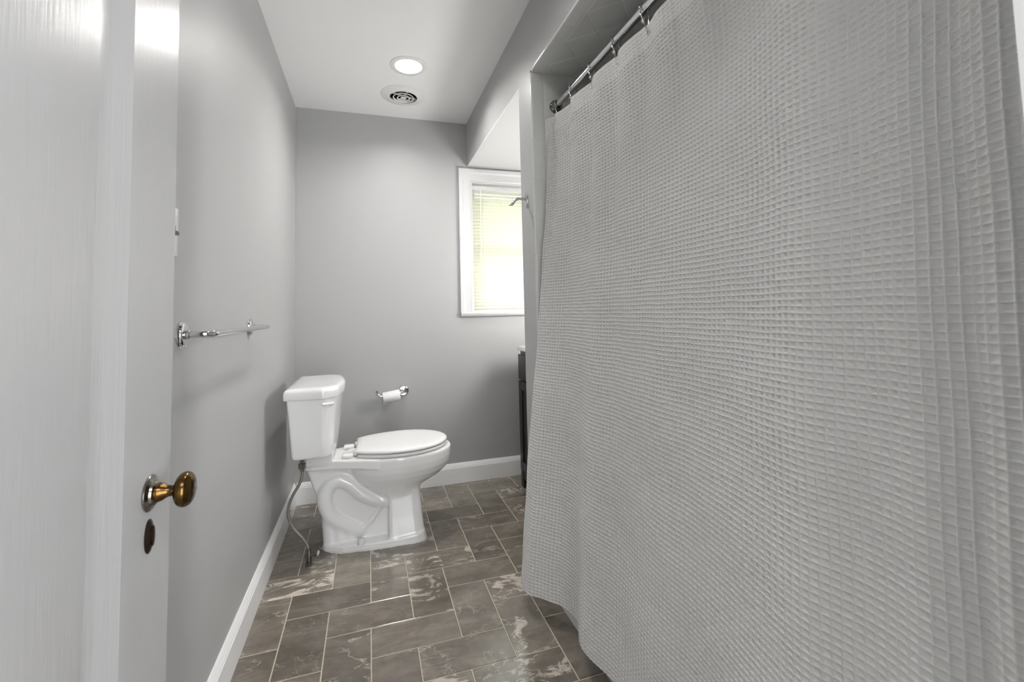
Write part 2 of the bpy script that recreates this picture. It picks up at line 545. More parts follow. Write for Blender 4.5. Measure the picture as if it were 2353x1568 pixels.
# window: casing, stool, jamb lining, two sashes with panes
win = thing('window_1', 'double hung window with white casing in the back wall', 'window', (1.44, D, 1.1))
del win['label'], win['category']
win['kind'] = 'structure'
def casing_ring(t):                       # profile across the casing: (distance from opening, projection)
    return [(0, 0), (0, 0.010), (0.006, 0.014), (0.012, 0.012), (0.05, 0.012), (0.056, 0.016), (0.062, 0.021), (0.084, 0.021), (0.084, 0)]
def casing():
    b = BM()
    zt = 2.034; zb = 1.126; xl, xr = 1.111, 1.775
    rings = []
    for kind in ('bl', 'tl', 'tr', 'br'):
        ring = []
        for d_, p in casing_ring(0):
            if kind == 'bl': ring.append((xl-d_, D-p, zb))
            elif kind == 'tl': ring.append((xl-d_, D-p, zt+d_))
            elif kind == 'tr': ring.append((xr+d_, D-p, zt+d_))
            else: ring.append((xr+d_, D-p, zb))
        rings.append(ring)
    loft(b, rings)
    return b
part('window_casing', casing(), M['trim_dim'], win, 25)
b = BM()
prof = [(0, 1.094), (0.020, 1.094), (0.026, 1.098), (0.030, 1.104), (0.0335, 1.112), (0.0335, 1.119), (0.030, 1.125), (0.0, 1.126), (-0.09, 1.1265), (-0.09, 1.094)]
loft(b, [[(x, D-t, z) for t, z in prof] for x in (1.026, 1.86)])
for v in b.verts:
    if v.co.y > D+0.001: v.co.x = min(max(v.co.x, WX0), WX1)
part('window_sill', b, M['trim_dim'], win, 30)
b = BM()
box(b, (WX0-0.001, D, WZ0), (WX0+0.012, D+0.15, WZ1)); box(b, (WX1-0.012, D, WZ0), (WX1+0.001, D+0.15, WZ1))
box(b, (WX0+0.012, D, WZ1-0.012), (WX1-0.012, D+0.15, WZ1+0.001))
part('window_jamb', b, M['trim_dim'], win)
def sash(z0, z1, y):
    b = BM()
    for a_, c_ in (((WX0+0.013, y, z0), (WX0+0.055, y+0.03, z1)), ((WX1-0.055, y, z0), (WX1-0.013, y+0.03, z1)),
                   ((WX0+0.055, y, z0), (WX1-0.055, y+0.03, z0+0.045)), ((WX0+0.055, y, z1-0.04), (WX1-0.055, y+0.03, z1))):
        box(b, a_, c_, 0.003)
    o = part('window_sash', b, M['trim'], win)
    g = BM(); box(g, (WX0+0.05, y+0.012, z0+0.04), (WX1-0.05, y+0.016, z1-0.035))
    part('window_pane', g, M['glass'], o)
sash(1.128, 1.585, D+0.075)
sash(1.55, 2.022, D+0.108)

# shower enclosure tile: end wall, trim column, ceiling with diagonal tiles and trim row, right wall
def tile_patch(bm, poly, P, th, e=0.0016, mi=0):
    """one bevelled tile: poly in (u,v); P maps (u,v,height) to a point"""
    q = [p for k, p in enumerate(poly) if math.dist(p, poly[k-1]) > 0.0022]
    poly = q if len(q) >= 3 else poly
    area = sum(poly[k-1][0]*poly[k][1]-poly[k][0]*poly[k-1][1] for k in range(len(poly)))
    sg = 1 if area > 0 else -1
    inn = []
    for k in range(len(poly)):
        p0, p1, p2 = Vector(poly[k-1]), Vector(poly[k]), Vector(poly[(k+1) % len(poly)])
        d1, d2 = (p1-p0).normalized(), (p2-p1).normalized()
        n1, n2 = Vector((-d1.y, d1.x))*sg, Vector((-d2.y, d2.x))*sg
        m_ = (n1+n2)/max(1+n1.dot(n2), 0.35)
        inn.append(tuple(p1+m_*e))
    r0 = [bm.verts.new(P(u, v, 0)) for u, v in poly]
    r1 = [bm.verts.new(P(u, v, th-0.0009)) for u, v in poly]
    r2 = [bm.verts.new(P(u, v, th)) for u, v in inn]
    n = len(poly)
    for a, c in ((r0, r1), (r1, r2)):
        for k in range(n):
            bm.faces.new((a[k], a[(k+1) % n], c[(k+1) % n], c[k])).material_index = mi
    bm.faces.new(r2).material_index = mi

def clip_poly(poly, umin, umax, vmin, vmax):
    def cut(p, f):
        out = []
        for i in range(len(p)):
            a, c = p[i-1], p[i]
            fa, fc = f(a), f(c)
            if (fa >= 0) != (fc >= 0):
                t = fa/(fa-fc); out.append((a[0]+(c[0]-a[0])*t, a[1]+(c[1]-a[1])*t))
            if fc >= 0: out.append(c)
        return out
    for f in (lambda q: q[0]-umin, lambda q: umax-q[0], lambda q: q[1]-vmin, lambda q: vmax-q[1]):
        poly = cut(poly, f)
        if len(poly) < 3: return None
    return poly

def bull_strip(bm, P, u0, u1, v0, v1, th, mi=0):
    """bullnose piece: rounded long edge at u0"""
    prof = [(u0, 0.0)]
    for k in range(7):
        a = k/6*math.pi/2
        prof.append((u0+th*(1-math.cos(a)), th*math.sin(a)))
    prof += [(u1-0.0012, th), (u1, th-0.0009), (u1, 0.0)]
    vm0, vm1 = v0+0.001, v1-0.001
    loft(bm, [[P(u, v, h) for u, h in prof] for v in (v0, )] +
             [[P(u, v, h if h < 0.001 else h) for u, h in prof] for v in (v1, )], mi=mi)

g2 = 0.0011
TT = 0.008
b = BM()
PW = lambda u, v, h: (u, Y2-h*1.0, v)                      # end wall, faces the camera (-y)
box(b, (W+0.003, Y2-0.0071, 0), (XR, Y2, HS), mi=1)
zj = [2.134, 1.998, 1.839, 1.679, 1.515, 1.355, 1.192, 1.03, 0.869, 0.708, 0.547, 0.386, 0.225, 0.064, 0.0]
for a, c in zip(zj[:-1], zj[1:]):
    bull_strip(b, PW, W, 1.1445, c+g2, a-g2, TT)
ts = 0.1146
for i in range(8):
    for j in range(20):
        q = clip_poly([(1.1467+i*ts+g2, HS-0.002-j*ts-g2), (1.1467+(i+1)*ts-g2, HS-0.002-j*ts-g2),
                       (1.1467+(i+1)*ts-g2, HS-0.002-(j+1)*ts+g2), (1.1467+i*ts+g2, HS-0.002-(j+1)*ts+g2)], 0, XR-0.001, 0.0, HS-0.002)
        if q: tile_patch(b, q, PW, TT)
struct('wall_shower_end', b, [M['tilew'], M['groutw']], 30)
b = BM()
PR = lambda u, v, h: (XR-h, u, v)
box(b, (XR-0.0071, 0.236, 0), (XR, Y2-0.009, HS), mi=1)
for i in range(14):
    for j in range(20):
        q = clip_poly([(Y2-0.009-i*ts-g2, HS-0.002-j*ts-g2), (Y2-0.009-(i+1)*ts+g2, HS-0.002-j*ts-g2),
                       (Y2-0.009-(i+1)*ts+g2, HS-0.002-(j+1)*ts+g2), (Y2-0.009-i*ts-g2, HS-0.002-(j+1)*ts+g2)], 0.24, Y2, 0.0, HS-0.002)
        if q: tile_patch(b, q, PR, TT)
struct('wall_shower_side', b, [M['tilew'], M['groutw']], 30)
b = BM()
PC = lambda u, v, h: (u, v, HS+0.006-h)                    # ceiling, faces down
box(b, (W+0.0015, 0.236, HS-0.0011), (XR-0.008, Y2-0.009, HS+0.006), mi=1)
yj = [Y2-0.008, 1.586, 1.422, 1.259, 1.096, 0.933, 0.77, 0.607, 0.444, 0.281, 0.24]
for a, c in zip(yj[:-1], yj[1:]):
    bull_strip(b, PC, W, 1.1413, c+g2, a-g2, TT)
sd = 0.172/2
for i in range(-2, 14):
    for j in range(-14, 16):
        cx_, cy_ = 1.1425+(i)*sd, 1.683-0.086*j
        if (i+j) % 2: continue
        e = sd-g2*1.4
        q = clip_poly([(cx_-e+sd*0, cy_), (cx_, cy_-e), (cx_+e, cy_), (cx_, cy_+e)], 1.1421, XR-0.009, 0.24, Y2-0.01)
        # centres sit half a cell off so that tile corners meet on the trim line
        q = clip_poly([(cx_-e, cy_+sd), (cx_, cy_-e+sd), (cx_+e, cy_+sd), (cx_, cy_+e+sd)], 1.1421, XR-0.009, 0.24, Y2-0.01)
        if q and len(q) >= 3:
            ar = abs(sum(q[k-1][0]*q[k][1]-q[k][0]*q[k-1][1] for k in range(len(q))))/2
            if ar > 2e-4: tile_patch(b, q, PC, TT, 0.0014)
struct('ceiling_shower', b, [M['tilew'], M['groutw']], 30)

# ================================================================ DOOR
door = thing('door_1', 'x', 'door', (0.0975, 0.206, 0.012))
del door['label'], door['category']
door['kind'] = 'structure'
DX0, DX1, DY0, DY1, DZ0, DZ1 = 0.080, 0.115, 0.206, 0.914, 0.012, 2.04
def door_leaf():
    b = BM()
    st = 0.158
    py0, py1, pz0, pz1 = DY0+st, DY1-st, 0.24, DZ1-st
    # frame pieces
    box(b, (DX0, DY0, DZ0), (DX1, py0, DZ1), 0.0015); box(b, (DX0, py1, DZ0), (DX1, DY1, DZ1), 0.0015)
    box(b, (DX0, py0, DZ0), (DX1, py1, pz0)); box(b, (DX0, py0, pz1), (DX1, py1, DZ1))
    # sticking: steps and coves down to the sunk panel
    prof = [(0.0, 0.0), (0.004, 0.0010), (0.012, 0.0022), (0.015, 0.0030), (0.019, 0.0036), (0.034, 0.0068), (0.048, 0.0094), (0.058, 0.0104), (0.062, 0.0100)]
    for side in (1, -1):
        rings = []
        for i_, dp in prof:
            x = DX1-dp if side == 1 else DX0+dp
            rings.append([(x, py0+i_, pz0+i_), (x, py1-i_, pz0+i_), (x, py1-i_, pz1-i_), (x, py0+i_, pz1-i_)])
        # raised field of the panel
        x = DX1-0.0088 if side == 1 else DX0+0.0088
        i_ = 0.078
        rings.append([(x, py0+i_, pz0+i_), (x, py1-i_, pz0+i_), (x, py1-i_, pz1-i_), (x, py0+i_, pz1-i_)])
        loft(b, rings, cap0=False)
    return b
part('door_leaf', door_leaf(), M['door'], door, 12)
kb = thing('door_knob', 'x', 'knob'); del kb['label'], kb['category']
kb.parent = door
KY, KZ = 0.836, 0.869
b = BM()
lathe(b, (DX1, KY, KZ), (1, 0, 0), [(0, 0.0255), (0.002, 0.0265), (0.0035, 0.0255), (0.0045, 0.022), (0.006, 0.0185), (0.009, 0.0175), (0.011, 0.0145), (0.011, 0.0)], 40)
part('rosette', b, M['nickel'], kb, label='worn nickel rosette')
b = BM()
lathe(b, (DX1+0.0105, KY, KZ), (1, 0, 0), [(0, 0.0135), (0.002, 0.0145), (0.004, 0.0135), (0.0055, 0.0132), (0.0075, 0.0125), (0.012, 0.0095), (0.017, 0.0078), (0.022, 0.0082), (0.0235, 0.0105),
      (0.0245, 0.0155), (0.027, 0.0205), (0.0305, 0.0242), (0.035, 0.0258), (0.039, 0.0255), (0.0425, 0.0235), (0.0455, 0.0195), (0.0475, 0.013), (0.0485, 0.006), (0.0488, 0.0)], 48)
part('knob', b, M['brass'], kb, 60, label='mottled antique brass knob')
b = BM()
lathe(b, (DX1, KY, 0.806), (1, 0, 0), [(0, 0.0135), (0.0015, 0.0138), (0.003, 0.0125), (0.0045, 0.009), (0.0052, 0.0)], 36)
for v in b.verts: v.co.z = 0.806+(v.co.z-0.806)*1.82
kp = part('keyhole_plate', b, M['bronze'], door, 50, label='dark oval keyhole cover')
b = BM()
lathe(b, (DX1+0.0045, KY+0.001, 0.806), (1, 0, 0), [(0, 0.006), (0.002, 0.0065), (0.003, 0.004), (0.003, 0)], 20)
for v in b.verts: v.co.z = 0.806+(v.co.z-0.806)*2.3
part('keyhole_flap', b, M['bronze'], kp, 50)
for hz in (0.25, 1.05, 1.85):
    b = BM(); lathe(b, (DX0-0.004, DY0-0.003, hz-0.045), (0, 0, 1), [(0, 0.0), (0, 0.0055), (0.09, 0.0055), (0.09, 0)], 14)
    part('hinge', b, M['bronze'], door)
b = BM(); box(b, (DX0+0.006, DY1-0.001, 0.82), (DX1-0.006, DY1+0.0015, 0.93), 0.0008)
part('latch_plate', b, M['nickel'], door)

# ================================================================ BATHTUB
def tub():
    b = BM()
    x0, x1, y0, y1, zr = 1.126, XR-0.025, 0.24, Y2-0.010, 0.385
    def rr(ix, iy, r, z, n=8):
        p = round_poly([(x0+ix, y0+iy), (x1-ix, y0+iy), (x1-ix, y1-iy), (x0+ix, y1-iy)], r, n)
        return [(x, y, z) for x, y in p]
    rings = [rr(0, 0, 0.003, 0.0), rr(0.0, 0, 0.003, 0.34), rr(-0.008, 0, 0.003, 0.352), rr(-0.012, 0, 0.003, 0.372), rr(-0.009, 0.001, 0.004, 0.381), rr(-0.002, 0.003, 0.006, zr),
             rr(0.07, 0.06, 0.12, zr), rr(0.078, 0.068, 0.12, zr-0.004), rr(0.085, 0.075, 0.12, zr-0.015), rr(0.11, 0.12, 0.14, 0.16), rr(0.14, 0.17, 0.14, 0.085), rr(0.19, 0.24, 0.12, 0.065)]
    loft(b, rings)
    return b
tb = thing('bathtub', 'white bathtub behind the shower curtain, its apron showing under the hem', 'bathtub', (1.5, 1.0, 0))
part('tub_shell', tub(), M['tub'], tb, 40)
b = BM(); lathe(b, (1.49, Y2-0.135, 0.0655), (0, 0, 1), [(0, 0.03), (0.002, 0.03), (0.003, 0.024), (0.003, 0)], 24)
part('drain', b, M['chrome'], tb)

# ================================================================ TOILET
YC = 2.48
toilet = thing('toilet', 'white two-piece toilet with closed lid against the left wall', 'toilet', (0.45, YC, 0))

def toilet_body():
    h = 0.0045
    ox, oy, oz = 0.12, -0.225, -0.012
    nx, ny, nz = int(0.76/h), int(0.45/h), int(0.52/h)
    x = ox+np.arange(nx)*h; y = oy+np.arange(ny)*h; z = oz+np.arange(nz)*h
    X, Y, Z = np.meshgrid(x, y, z, indexing='ij')
    A = np.abs(Y)
    def smin(a, c, k):
        t = np.clip(0.5+0.5*(c-a)/k, 0, 1)
        return c*(1-t)+a*t-k*t*(1-t)
    def smax(a, c, k): return -smin(-a, -c, k)
    def I(zz, zs, vs_): return np.interp(zz, zs, vs_)
    # bowl: egg section changing with height
    zs = [0.17, 0.20, 0.225, 0.245, 0.26, 0.28, 0.30, 0.33, 0.36, 0.39, 0.42, 0.46]
    fr = [0.585, 0.625, 0.655, 0.678, 0.705, 0.745, 0.787, 0.823, 0.839, 0.845, 0.846, 0.845]
    hw = [0.05, 0.075, 0.092, 0.105, 0.116, 0.130, 0.147, 0.166, 0.179, 0.186, 0.189, 0.190]
    bk = [0.47, 0.45, 0.43, 0.415, 0.40, 0.385, 0.365, 0.345, 0.335, 0.33, 0.33, 0.33]
    F_, Wd, B_ = I(Z, zs, fr), I(Z, zs, hw), I(Z, zs, bk)
    cx_ = 0.57
    ax_ = np.where(X > cx_, np.maximum(F_-cx_, 0.02), cx_-B_)
    ex = np.where(X > cx_, 2.05, 2.3)
    rad = ((np.abs(X-cx_)/ax_)**ex+(A/Wd)**ex)**(1/ex)
    bowl = (rad-1)*np.minimum(ax_, Wd)*0.85
    bowl = smax(bowl, 0.185-Z, 0.03)
    bowl = smax(bowl, Z-0.437, 0.012)
    # sump body behind and under the bowl
    e1 = np.sqrt(((X-0.53)/0.215)**2+(A/0.112)**2+((Z-0.40)/0.170)**2)
    sump = smax((e1-1)*0.11, Z-0.43, 0.01)
    # deck under the tank: trapezoid in plan
    dw = I(X, [0.13, 0.17, 0.27, 0.38, 0.46], [0.085, 0.10, 0.108, 0.150, 0.178])
    deck = np.maximum(np.maximum(A-dw, 0.142-X), np.maximum(X-0.47, np.abs(Z-0.415)-0.021))
    deck = smax(deck, Z-0.436, 0.01)
    step = np.maximum(np.maximum(A-0.105, np.abs(X-0.205)-0.06), np.abs(Z-0.45)-0.032)
    # front column
    cw = I(Z, [0, 0.03, 0.12, 0.25, 0.33], [0.124, 0.116, 0.106, 0.098, 0.092])
    cf = I(Z, [0, 0.02, 0.12, 0.25], [0.700, 0.697, 0.687, 0.676])
    col = smax(smax(A-cw, X-cf, 0.05), 0.522-X, 0.010)
    col = smax(col, Z-0.32, 0.01)
    # thin web that carries the trapway
    rear = I(Z, [0, 0.06, 0.12, 0.196, 0.25, 0.332, 0.393, 0.44], [0.222, 0.222, 0.228, 0.204, 0.190, 0.162, 0.143, 0.138])
    web = smax(smax(A-I(Z, [0, 0.1, 0.38], [0.050, 0.050, 0.072]), rear-X, 0.02), X-0.56, 0.01)
    web = smax(web, Z-0.42, 0.01)
    # trapway tube on each side
    path = [(0.54, 0.195), (0.47, 0.207), (0.403, 0.244), (0.345, 0.300), (0.287, 0.325), (0.240, 0.298), (0.224, 0.245), (0.240, 0.180), (0.275, 0.130), (0.33, 0.095), (0.385, 0.065)]
    pr_ = [0.035, 0.035, 0.036, 0.036, 0.036, 0.036, 0.036, 0.036, 0.037, 0.036, 0.034]
    pl = [v for v in spline([(p[0], p[1], r_) for p, r_ in zip(path, pr_)], 5)]
    trap = np.full(X.shape, 1.0)
    A0 = I(Z, [0.02, 0.14, 0.24], [0.026, 0.044, 0.056])
    for a, c in zip(pl[:-1], pl[1:]):
        dx, dz = c.x-a.x, c.y-a.y
        t = np.clip(((X-a.x)*dx+(Z-a.y)*dz)/(dx*dx+dz*dz), 0, 1)
        dd = np.sqrt((X-a.x-t*dx)**2+(Z-a.y-t*dz)**2+(A-A0)**2)-(a.z+(c.z-a.z)*t)
        trap = np.minimum(trap, dd)
    # the tube runs out into the raised rear of the foot, and a thin rib falls from its neck to the bolt
    for p0, p1, q, yy in (((0.245, 0.15), (0.255, 0.02), 0.038, 0.030), ((0.285, 0.115), (0.295, 0.02), 0.038, 0.030), ((0.335, 0.085), (0.345, 0.02), 0.034, 0.030),
                          ((0.478, 0.165), (0.440, 0.115), 0.012, 0.056), ((0.440, 0.115), (0.395, 0.075), 0.013, 0.048)):
        dx, dz = p1[0]-p0[0], p1[1]-p0[1]
        t = np.clip(((X-p0[0])*dx+(Z-p0[1])*dz)/(dx*dx+dz*dz), 0, 1)
        dd = np.sqrt((X-p0[0]-t*dx)**2+(Z-p0[1]-t*dz)**2+(A-yy)**2)-q
        trap = smin(trap, dd, 0.012)
    # foot flange
    px_ = I(X, [0.205, 0.25, 0.31, 0.47, 0.66, 0.70], [0.045, 0.075, 0.108, 0.126, 0.127, 0.115])
    ft = I(X, [0.2, 0.45, 0.56, 0.72], [0.030, 0.030, 0.032, 0.045])
    foot = smax(smax(smax(A-px_, 0.216-X, 0.02), X-0.699, 0.05), Z-ft, 0.006)
    body = smin(bowl, sump, 0.018)
    body = smin(body, smin(deck, step, 0.006), 0.012)
    body = smin(body, col, 0.018)
    body = smin(body, web, 0.012)
    body = smin(body, trap, 0.010)
    body = smin(body, foot, 0.006)
    # hollow of the bowl and flat floor
    body = np.maximum(body, -Z+0.0)
    V, Q = surface_nets(body, (ox, oy, oz), h)
    return V+np.array([0, YC, 0]), Q
V, Q = toilet_body()
mesh_np('bowl', V-np.array([0.45, YC, 0]), Q, M['china'], toilet)

def mirror_half(half):
    """half outline given for negative y offsets from the wall side to the front; mirrored to a closed outline"""
    return [(x, y) for x, y in half]+[(x, -y) for x, y in reversed(half) if abs(y) > 1e-6]

def shrink(poly, d):
    xs = [p[0] for p in poly]; ys = [p[1] for p in poly]
    cx, cy = (min(xs)+max(xs))/2, (min(ys)+max(ys))/2
    kx, ky = 1-d/((max(xs)-min(xs))/2), 1-d/((max(ys)-min(ys))/2)
    return [(cx+(x-cx)*kx, cy+(y-cy)*ky) for x, y in poly]

def tank_plan(z):
    t = (z-0.485)/(0.757-0.485)
    L = lambda a, c: a+(c-a)*t
    half = [(L(0.102, 0.082), L(-0.222, -0.243)), (L(0.246, 0.243), L(-0.228, -0.247)), (L(0.268, 0.284), L(-0.198, -0.205)),
            (L(0.280, 0.300), L(-0.10, -0.105)), (L(0.284, 0.306), 0.0)]
    p = mirror_half(half)
    return round_poly(p, [0.015, 0.02, 0.05, 0.08, 0.08, 0.08, 0.05, 0.02, 0.015], 5)
b = BM()
zz = [0.485, 0.4855, 0.490, 0.50, 0.56, 0.62, 0.69, 0.757]
ins = [0.016, 0.008, 0.003, 0, 0, 0, 0, 0]
rings = []
for z_, i_ in zip(zz, ins):
    rings.append([(x, YC+y, z_) for x, y in shrink(tank_plan(z_), i_)])
loft(b, rings)
part('tank', b, M['china'], toilet, 50)
def lid_plan():
    half = [(0.069, -0.247), (0.245, -0.258), (0.294, -0.212), (0.312, -0.10), (0.319, 0.0)]
    return round_poly(mirror_half(half), [0.012, 0.02, 0.04, 0.1, 0.1, 0.1, 0.04, 0.02, 0.012], 5)
b = BM()
lp = lid_plan()
prof = [(0.006, 0.753), (0.001, 0.7545), (0.0, 0.757), (0.0, 0.784), (0.002, 0.792), (0.007, 0.798), (0.014, 0.8015), (0.03, 0.803), (0.06, 0.8038)]
loft(b, [[(x, YC+y, z_) for x, y in shrink(lp, i_)] for i_, z_ in prof])
part('tank_lid', b, M['china'], toilet, 60)

def egg(front, hwid, back_w, xb, xm=0.59, n=28):
    out = []
    k = (xm-xb)/math.sqrt(1-(back_w/hwid)**2)
    for i in range(n+1):                                  # front half, from -y side round to +y
        a = -math.pi/2+math.pi*i/n
        out.append((xm+(front-xm)*max(math.cos(a), 0)**0.98, hwid*math.sin(a)))
    m_ = 12
    for i in range(1, m_+1):
        x = xm-(xm-xb)*i/m_
        out.append((x, hwid*math.sqrt(max(1-((xm-x)/k)**2, 0))))
    for i in range(m_+1):
        x = xb+(xm-xb)*i/m_
        if i < m_: out.append((x, -hwid*math.sqrt(max(1-((xm-x)/k)**2, 0))))
    return out
def plate(bm, outline, prof):
    loft(bm, [[(x, YC+y, z_) for x, y in shrink(outline, i_)] for i_, z_ in prof])
b = BM()
plate(b, egg(0.822, 0.187, 0.118, 0.376), [(0.008, 0.4385), (0.002, 0.440), (0, 0.4435), (0, 0.449), (0.002, 0.4535), (0.006, 0.455), (0.012, 0.4555)])
part('seat', b, M['plastic'], toilet, 60)
b = BM()
plate(b, egg(0.826, 0.191, 0.120, 0.369), [(0.012, 0.4585), (0.003, 0.4592), (0.0, 0.462), (0.0, 0.467), (0.003, 0.472), (0.010, 0.4755), (0.03, 0.4785), (0.06, 0.480), (0.1, 0.4808)])
part('seat_lid', b, M['plastic'], toilet, 60)
for s in (-1, 1):
    b = BM()
    yc = YC+s*0.078
    box(b, (0.305, yc-0.022, 0.434), (0.358, yc+0.022, 0.4525), 0.007, 3)
    hg = part('seat_hinge', b, M['plastic'], toilet, 50)
    b = BM(); lathe(b, (0.366, yc-0.02, 0.452), (0, 1, 0), [(0, 0), (0, 0.008), (0.04, 0.008), (0.04, 0)], 16)
    part('hinge_pin', b, M['plastic'], hg)
b = BM()
lathe(b, (0.264, YC-0.222, 0.727), (0.75, -0.66, 0), [(-0.004, 0.011), (0.008, 0.0115), (0.010, 0.009), (0.010, 0)], 20)
tube(b, spline([(0.275, YC-0.232, 0.728), (0.262, YC-0.250, 0.7305), (0.248, YC-0.264, 0.732), (0.232, YC-0.276, 0.733)], 5), [0.0065]*11+[0.0075]*4+[0.006], 14)
part('flush_lever', b, M['plastic'], toilet, 50)
for s in (-1, 1):
    b = BM(); lathe(b, (0.392, YC+s*0.106, 0.028), (0, 0, 1), [(0, 0.0165), (0.004, 0.017), (0.02, 0.0155), (0.026, 0.012), (0.028, 0.006), (0.0285, 0)], 22)
    part('bolt_cap', b, M['plastic'], toilet, 50)
# ragged caulk line around the foot
rr_ = random.Random(5)
foot = [(0.215, -0.03), (0.235, -0.062), (0.27, -0.092), (0.313, -0.109), (0.39, -0.119), (0.47, -0.127), (0.56, -0.129), (0.64, -0.129), (0.68, -0.122), (0.70, -0.09), (0.703, 0.0)]
fp = mirror_half(foot)
pts, rads = [], []
sp_ = spline([(x, y, 0) for x, y in fp]+[(fp[0][0], fp[0][1], 0)], 12)
for p in sp_[:-1]:
    pts.append((p.x+rr_.uniform(-0.0016, 0.0016), YC+p.y+rr_.uniform(-0.002, 0.002), 0.0015+rr_.uniform(-0.001, 0.0015)))
    rads.append(rr_.uniform(0.0026, 0.0052))
b = BM(); tube(b, pts, rads, 8, closed=True)
part('caulk_line', b, M['caulk'], toilet, 60, label='ragged old caulk line around the foot')

# water supply: stop valve on the floor, braided hose up to the tank
sup = thing('supply_line', 'braided steel water hose rising from floor valve to toilet tank', 'water hose', (0.170, 2.318, 0))
b = BM()
hose = spline([(0.1375, 2.322, 0.425), (0.1385, 2.321, 0.405), (0.127, 2.319, 0.364), (0.100, 2.318, 0.318), (0.083, 2.318, 0.270), (0.083, 2.318, 0.225), (0.105, 2.318, 0.172), (0.142, 2.318, 0.122), (0.160, 2.318, 0.092), (0.165, 2.318, 0.070)], 8)
tube(b, hose, 0.0062, 14)
part('hose', b, M['steel_braid'], sup, 60)
b = BM()
lathe(b, (0.1375, 2.322, 0.430), (0, 0, 1), [(0, 0.012), (0.002, 0.0165), (0.022, 0.0165), (0.025, 0.014), (0.025, 0.009), (0.053, 0.009), (0.053, 0)], 8)
lathe(b, (0.1375, 2.322, 0.416), (0, 0, 1), [(0, 0.0075), (0.013, 0.008), (0.016, 0.008), (0.016, 0)], 16)
part('coupling_nut', b, M['nickel'], sup, 30, label='dull brass coupling nut under the tank')
b = BM()
lathe(b, (0.168, 2.318, 0.0), (0, 0, 1), [(0, 0.015), (0.003, 0.0155), (0.006, 0.011), (0.012, 0.0105), (0.014, 0.0125), (0.022, 0.0125), (0.024, 0.0105), (0.06, 0.0105), (0.064, 0.0085), (0.074, 0.0085), (0.076, 0.0)], 20)
lathe(b, (0.170, 2.316, 0.046), (1, -0.15, 0.05), [(0, 0.0), (0, 0.0075), (0.016, 0.007), (0.018, 0.0088), (0.026, 0.0088), (0.028, 0.004), (0.034, 0.004), (0.034, 0.0)], 16)
vb = part('stop_valve', b, M['valve'], sup, 35, label='tarnished stop valve')
b = BM()
lathe(b, (0.203, 2.311, 0.0478), (1, -0.15, 0.05), [(0, 0.0), (0, 0.008), (0.002, 0.0115), (0.006, 0.0115), (0.008, 0.008), (0.009, 0.0)], 20, sy=1.0)
for v in b.verts: v.co.z = 0.0478+(v.co.z-0.0478)*1.25
part('valve_handle', b, M['chrome'], vb, 35)

# ================================================================ WALL FIXTURES
# towel bar on the left wall
ty0, ty1, tz = 1.288, 1.943, 1.091
tw = thing('towel_bar', 'chrome towel bar with round end plates on the left wall', 'towel bar', (0, (ty0+ty1)/2, tz))
xb = 0.067
b = BM()
def arc(c, r, a0, a1, n=8):
    return [(c[0]+r*math.cos(a0+(a1-a0)*k/n), c[1]+r*math.sin(a0+(a1-a0)*k/n), tz) for k in range(n+1)]
er = 0.026
path = [(0.012, ty0, tz), (0.02, ty0, tz)]+arc((xb-er, ty0+er), er, -math.pi/2, 0)+arc((xb-er, ty1-er), er, 0, math.pi/2)+[(0.02, ty1, tz), (0.012, ty1, tz)]
tube(b, path, 0.0082, 18)
part('bar', b, M['chrome'], tw, 50)
for y in (ty0, ty1):
    b = BM()
    lathe(b, (0, y, tz), (1, 0, 0), [(0, 0.033), (0.0035, 0.0335), (0.0045, 0.0315), (0.006, 0.0312), (0.0095, 0.030), (0.011, 0.0275), (0.0118, 0.024), (0.0122, 0.0115), (0.0165, 0.0112), (0.0175, 0.0122), (0.0195, 0.0122), (0.0205, 0.010), (0.0205, 0.0)], 44)
    part('end_plate', b, M['chrome'], tw, 30)

# switch plate on the left wall beside the door edge
spz = 1.331
sw = thing('switch_plate', 'white wall switch plate half hidden behind the door edge', 'switch plate', (0, 1.211, spz))
b = BM()
pl_ = round_poly([(1.175, spz-0.058), (1.246, spz-0.058), (1.246, spz+0.058), (1.175, spz+0.058)], 0.005, 4)
loft(b, [[(x, u, v) for u, v in inset_ring(pl_, i_)] for i_, x in ((0, 0.0), (0, 0.0035), (0.0015, 0.0055), (0.004, 0.0065))])
part('plate', b, M['plastic'], sw, 50)
b = BM(); box(b, (0.004, 1.212, spz-0.006), (0.0085, 1.2445, spz+0.003), 0.001); box(b, (0.006, 1.204, spz-0.012), (0.012, 1.214, spz+0.012), 0.002)
part('toggle', b, mat('grey_switch_bar', (0.10, 0.10, 0.10), 0.5), sw, 40, label='dark grey switch bar')

# robe hook on the stub wall
rh = thing('robe_hook', 'chrome robe hook on the narrow grey wall beside the window', 'hook', (W, 1.841, 1.61))
b = BM()
lathe(b, (W, 1.841, 1.61), (-1, 0, 0), [(0, 0.0155), (0.003, 0.0155), (0.0055, 0.0135), (0.007, 0.009), (0.0075, 0.0)], 32)
for v in b.verts: v.co.z = 1.61+(v.co.z-1.61)*2.15
part('back_plate', b, M['chrome'], rh, 50)
b = BM()
tube(b, spline([(W-0.004, 1.841, 1.612), (W-0.022, 1.841, 1.612), (W-0.040, 1.841, 1.611), (W-0.053, 1.841, 1.603), (W-0.061, 1.841, 1.592), (W-0.072, 1.841, 1.584), (W-0.084, 1.841, 1.581)], 6),
     [0.0075]*6+[0.0065]*12+[0.0055]*6+[0.0055, 0.006, 0.007, 0.0075, 0.0075, 0.007, 0.006, 0.005, 0.004, 0.003, 0.002, 0.001, 0.001][:13], 16)
part('hook_arm', b, M['chrome'], rh, 60)

